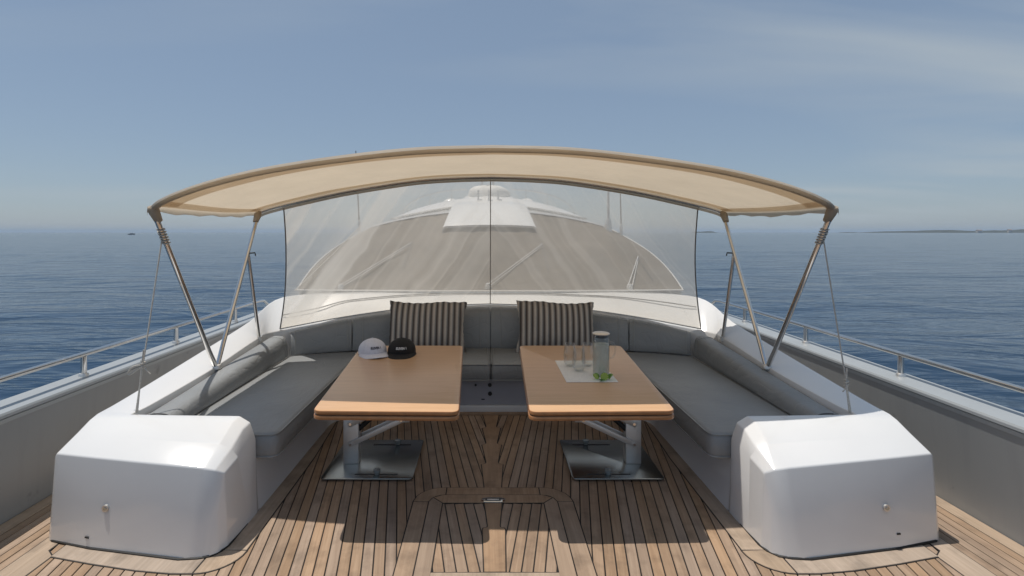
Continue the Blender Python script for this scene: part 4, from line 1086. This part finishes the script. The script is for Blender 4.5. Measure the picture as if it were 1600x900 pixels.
def sprig(x, y, z, label):
    e = thing('mint_sprig', label, 'herb', (x, y, z))
    rnd = random.Random(3)
    for k in range(5):
        a = rnd.uniform(0, 6.28); d = Vector((math.cos(a), math.sin(a), rnd.uniform(0.1, 0.7))).normalized(); s = d.cross(Vector((0, 0, 1))).normalized() * 0.007; c = Vector((x, y, z + 0.004))
        V = [c, c + d * 0.012 + s, c + d * 0.026, c + d * 0.012 - s, c + d * 0.013 + Vector((0, 0, 0.002))]
        mk('leaf', V, [[0, 1, 4], [1, 2, 4], [2, 3, 4], [3, 0, 4]], M['leaf'], e, 60)
sprig(0.684, 3.27, 0.6639, 'small green sprig beside the cut lime')

# tie-down ropes at the front corners of the canopy
def tie_rope(sgn, label, kz):
    e = thing('tie_rope', label, 'rope', (sgn * 1.99, 3.0, 0.58), 'canopy tie ropes')
    foot = Vector((2.053, 3.785, 0.74)); c = fb(CW); a = foot.lerp(c, 0.80)
    top = Vector((sgn * (a.x + 0.012), a.y - 0.02, a.z)); bot = Vector((sgn * 2.05, 2.99, 0.562)); kn = top.lerp(bot, kz)
    tube('line', [top, top.lerp(bot, 0.3) + Vector((0, 0, 0)), kn, bot], 0.0042, M['rope'], e, 8)
    tube('line', [kn + Vector((0.004, 0, 0.09)), kn + Vector((-0.004, -0.004, 0)), bot + Vector((sgn * -0.006, 0.004, 0))], 0.0042, M['rope'], e, 8)
    P = [kn + Vector((0.010 * math.cos(k * 1.1), 0.010 * math.sin(k * 1.1), -0.02 + 0.003 * k)) for k in range(16)]
    tube('knot', P, 0.0048, M['rope'], e, 8)
    if sgn < 0:
        tube('bow_loop', catmull([kn, kn + Vector((-0.05, -0.01, -0.005)), kn + Vector((-0.085, -0.01, -0.045)), kn + Vector((-0.06, -0.01, -0.05)), kn], 6), 0.0038, M['rope'], e, 8)
        tube('rope_end', catmull([kn, kn + Vector((0.03, -0.01, -0.03)), kn + Vector((0.05, -0.01, -0.05))], 4), 0.0038, M['rope'], e, 8)
    else:
        tube('rope_end', catmull([kn, kn + Vector((-0.012, -0.008, -0.03)), kn + Vector((-0.028, -0.01, -0.045))], 4), 0.0038, M['rope'], e, 8)
    q = foot.lerp(c, 0.86); dirv = (c - foot).normalized()
    P = []
    for k in range(40):
        t = k / 39; ang = k * 0.95; cc = foot.lerp(c, 0.78 + 0.10 * t); u = Vector((1, 0, 0)); w = dirv.cross(u).normalized()
        p = cc + u * 0.0225 * math.cos(ang) + w * 0.0225 * math.sin(ang); P.append(Vector((sgn * p.x, p.y, p.z)))
    tube('lashing', P, 0.0042, M['rope'], e, 6)
tie_rope(-1, 'thin tie rope with a bow hanging from the left canopy corner', 0.74)
tie_rope(1, 'thin tie rope with a knot hanging from the right canopy corner', 0.84)
# loose grey strap ends on the bolsters' front ends
for sgn in (-1, 1):
    side = 'left' if sgn < 0 else 'right'
    P = [(sgn * 2.025, 3.035, 0.515), (sgn * 1.99, 3.05, 0.537), (sgn * 1.92, 3.06, 0.532), (sgn * 1.88, 3.07, 0.50)]
    tag(tube('cushion_strap', catmull(P, 5), 0.004, M['dark_cord'], None, 6), 'dark strap loop over the front end of the %s bolster' % side, 'strap', 'bolster straps')

# far motor boat on the left
bx, by = -612.0, 900.0
bt = thing('motor_boat', 'tiny white motor boat far out on the left', 'boat', (bx, by, SEA_Z))
rows = []
for k in range(13):
    s = -1 + 2 * k / 12; w = 1.7 * (1 - max(0, s) ** 2.2) * (1 if s > -0.95 else 0.9)
    rows.append([(bx + s * 6, by - w, SEA_Z + 1.3 + 0.5 * max(0, s)), (bx + s * 5.6, by - w * 0.7, SEA_Z - 0.3), (bx + s * 5.6, by + w * 0.7, SEA_Z - 0.3), (bx + s * 6, by + w, SEA_Z + 1.3 + 0.5 * max(0, s))])
V, F = grid(rows, cap=True, closed=True); mk('hull', V, F, M['dark_cord'], bt, 30)
bbox('cabin', bx - 2.4, bx + 1.6, by - 1.1, by + 1.1, SEA_Z + 1.3, SEA_Z + 3.2, M['hull'], bt, 0.2, 2)
tube('mast', [(bx - 0.4, by, SEA_Z + 3.1), (bx - 0.4, by, SEA_Z + 5.6)], 0.12, M['hull'], bt, 6)

# ---- the air: pale haze over the water
V, F = box_geo(-27000, 27000, -27000, 27000, SEA_Z - 3.5, 95)
hm = bpy.data.materials.new('sea_haze'); hm.use_nodes = True; hm.node_tree.nodes.clear()
ho = hm.node_tree.nodes.new('ShaderNodeOutputMaterial'); pv = hm.node_tree.nodes.new('ShaderNodeVolumePrincipled')
pv.inputs['Color'].default_value = (0.60, 0.76, 0.95, 1); pv.inputs['Density'].default_value = 0.00006; pv.inputs['Anisotropy'].default_value = 0.0
hm.node_tree.links.new(pv.outputs[0], ho.inputs['Volume'])
hz = mk('haze', V, F, hm, None, 0); tag(hz, 'pale sea haze softening the horizon', 'haze', kind='stuff')
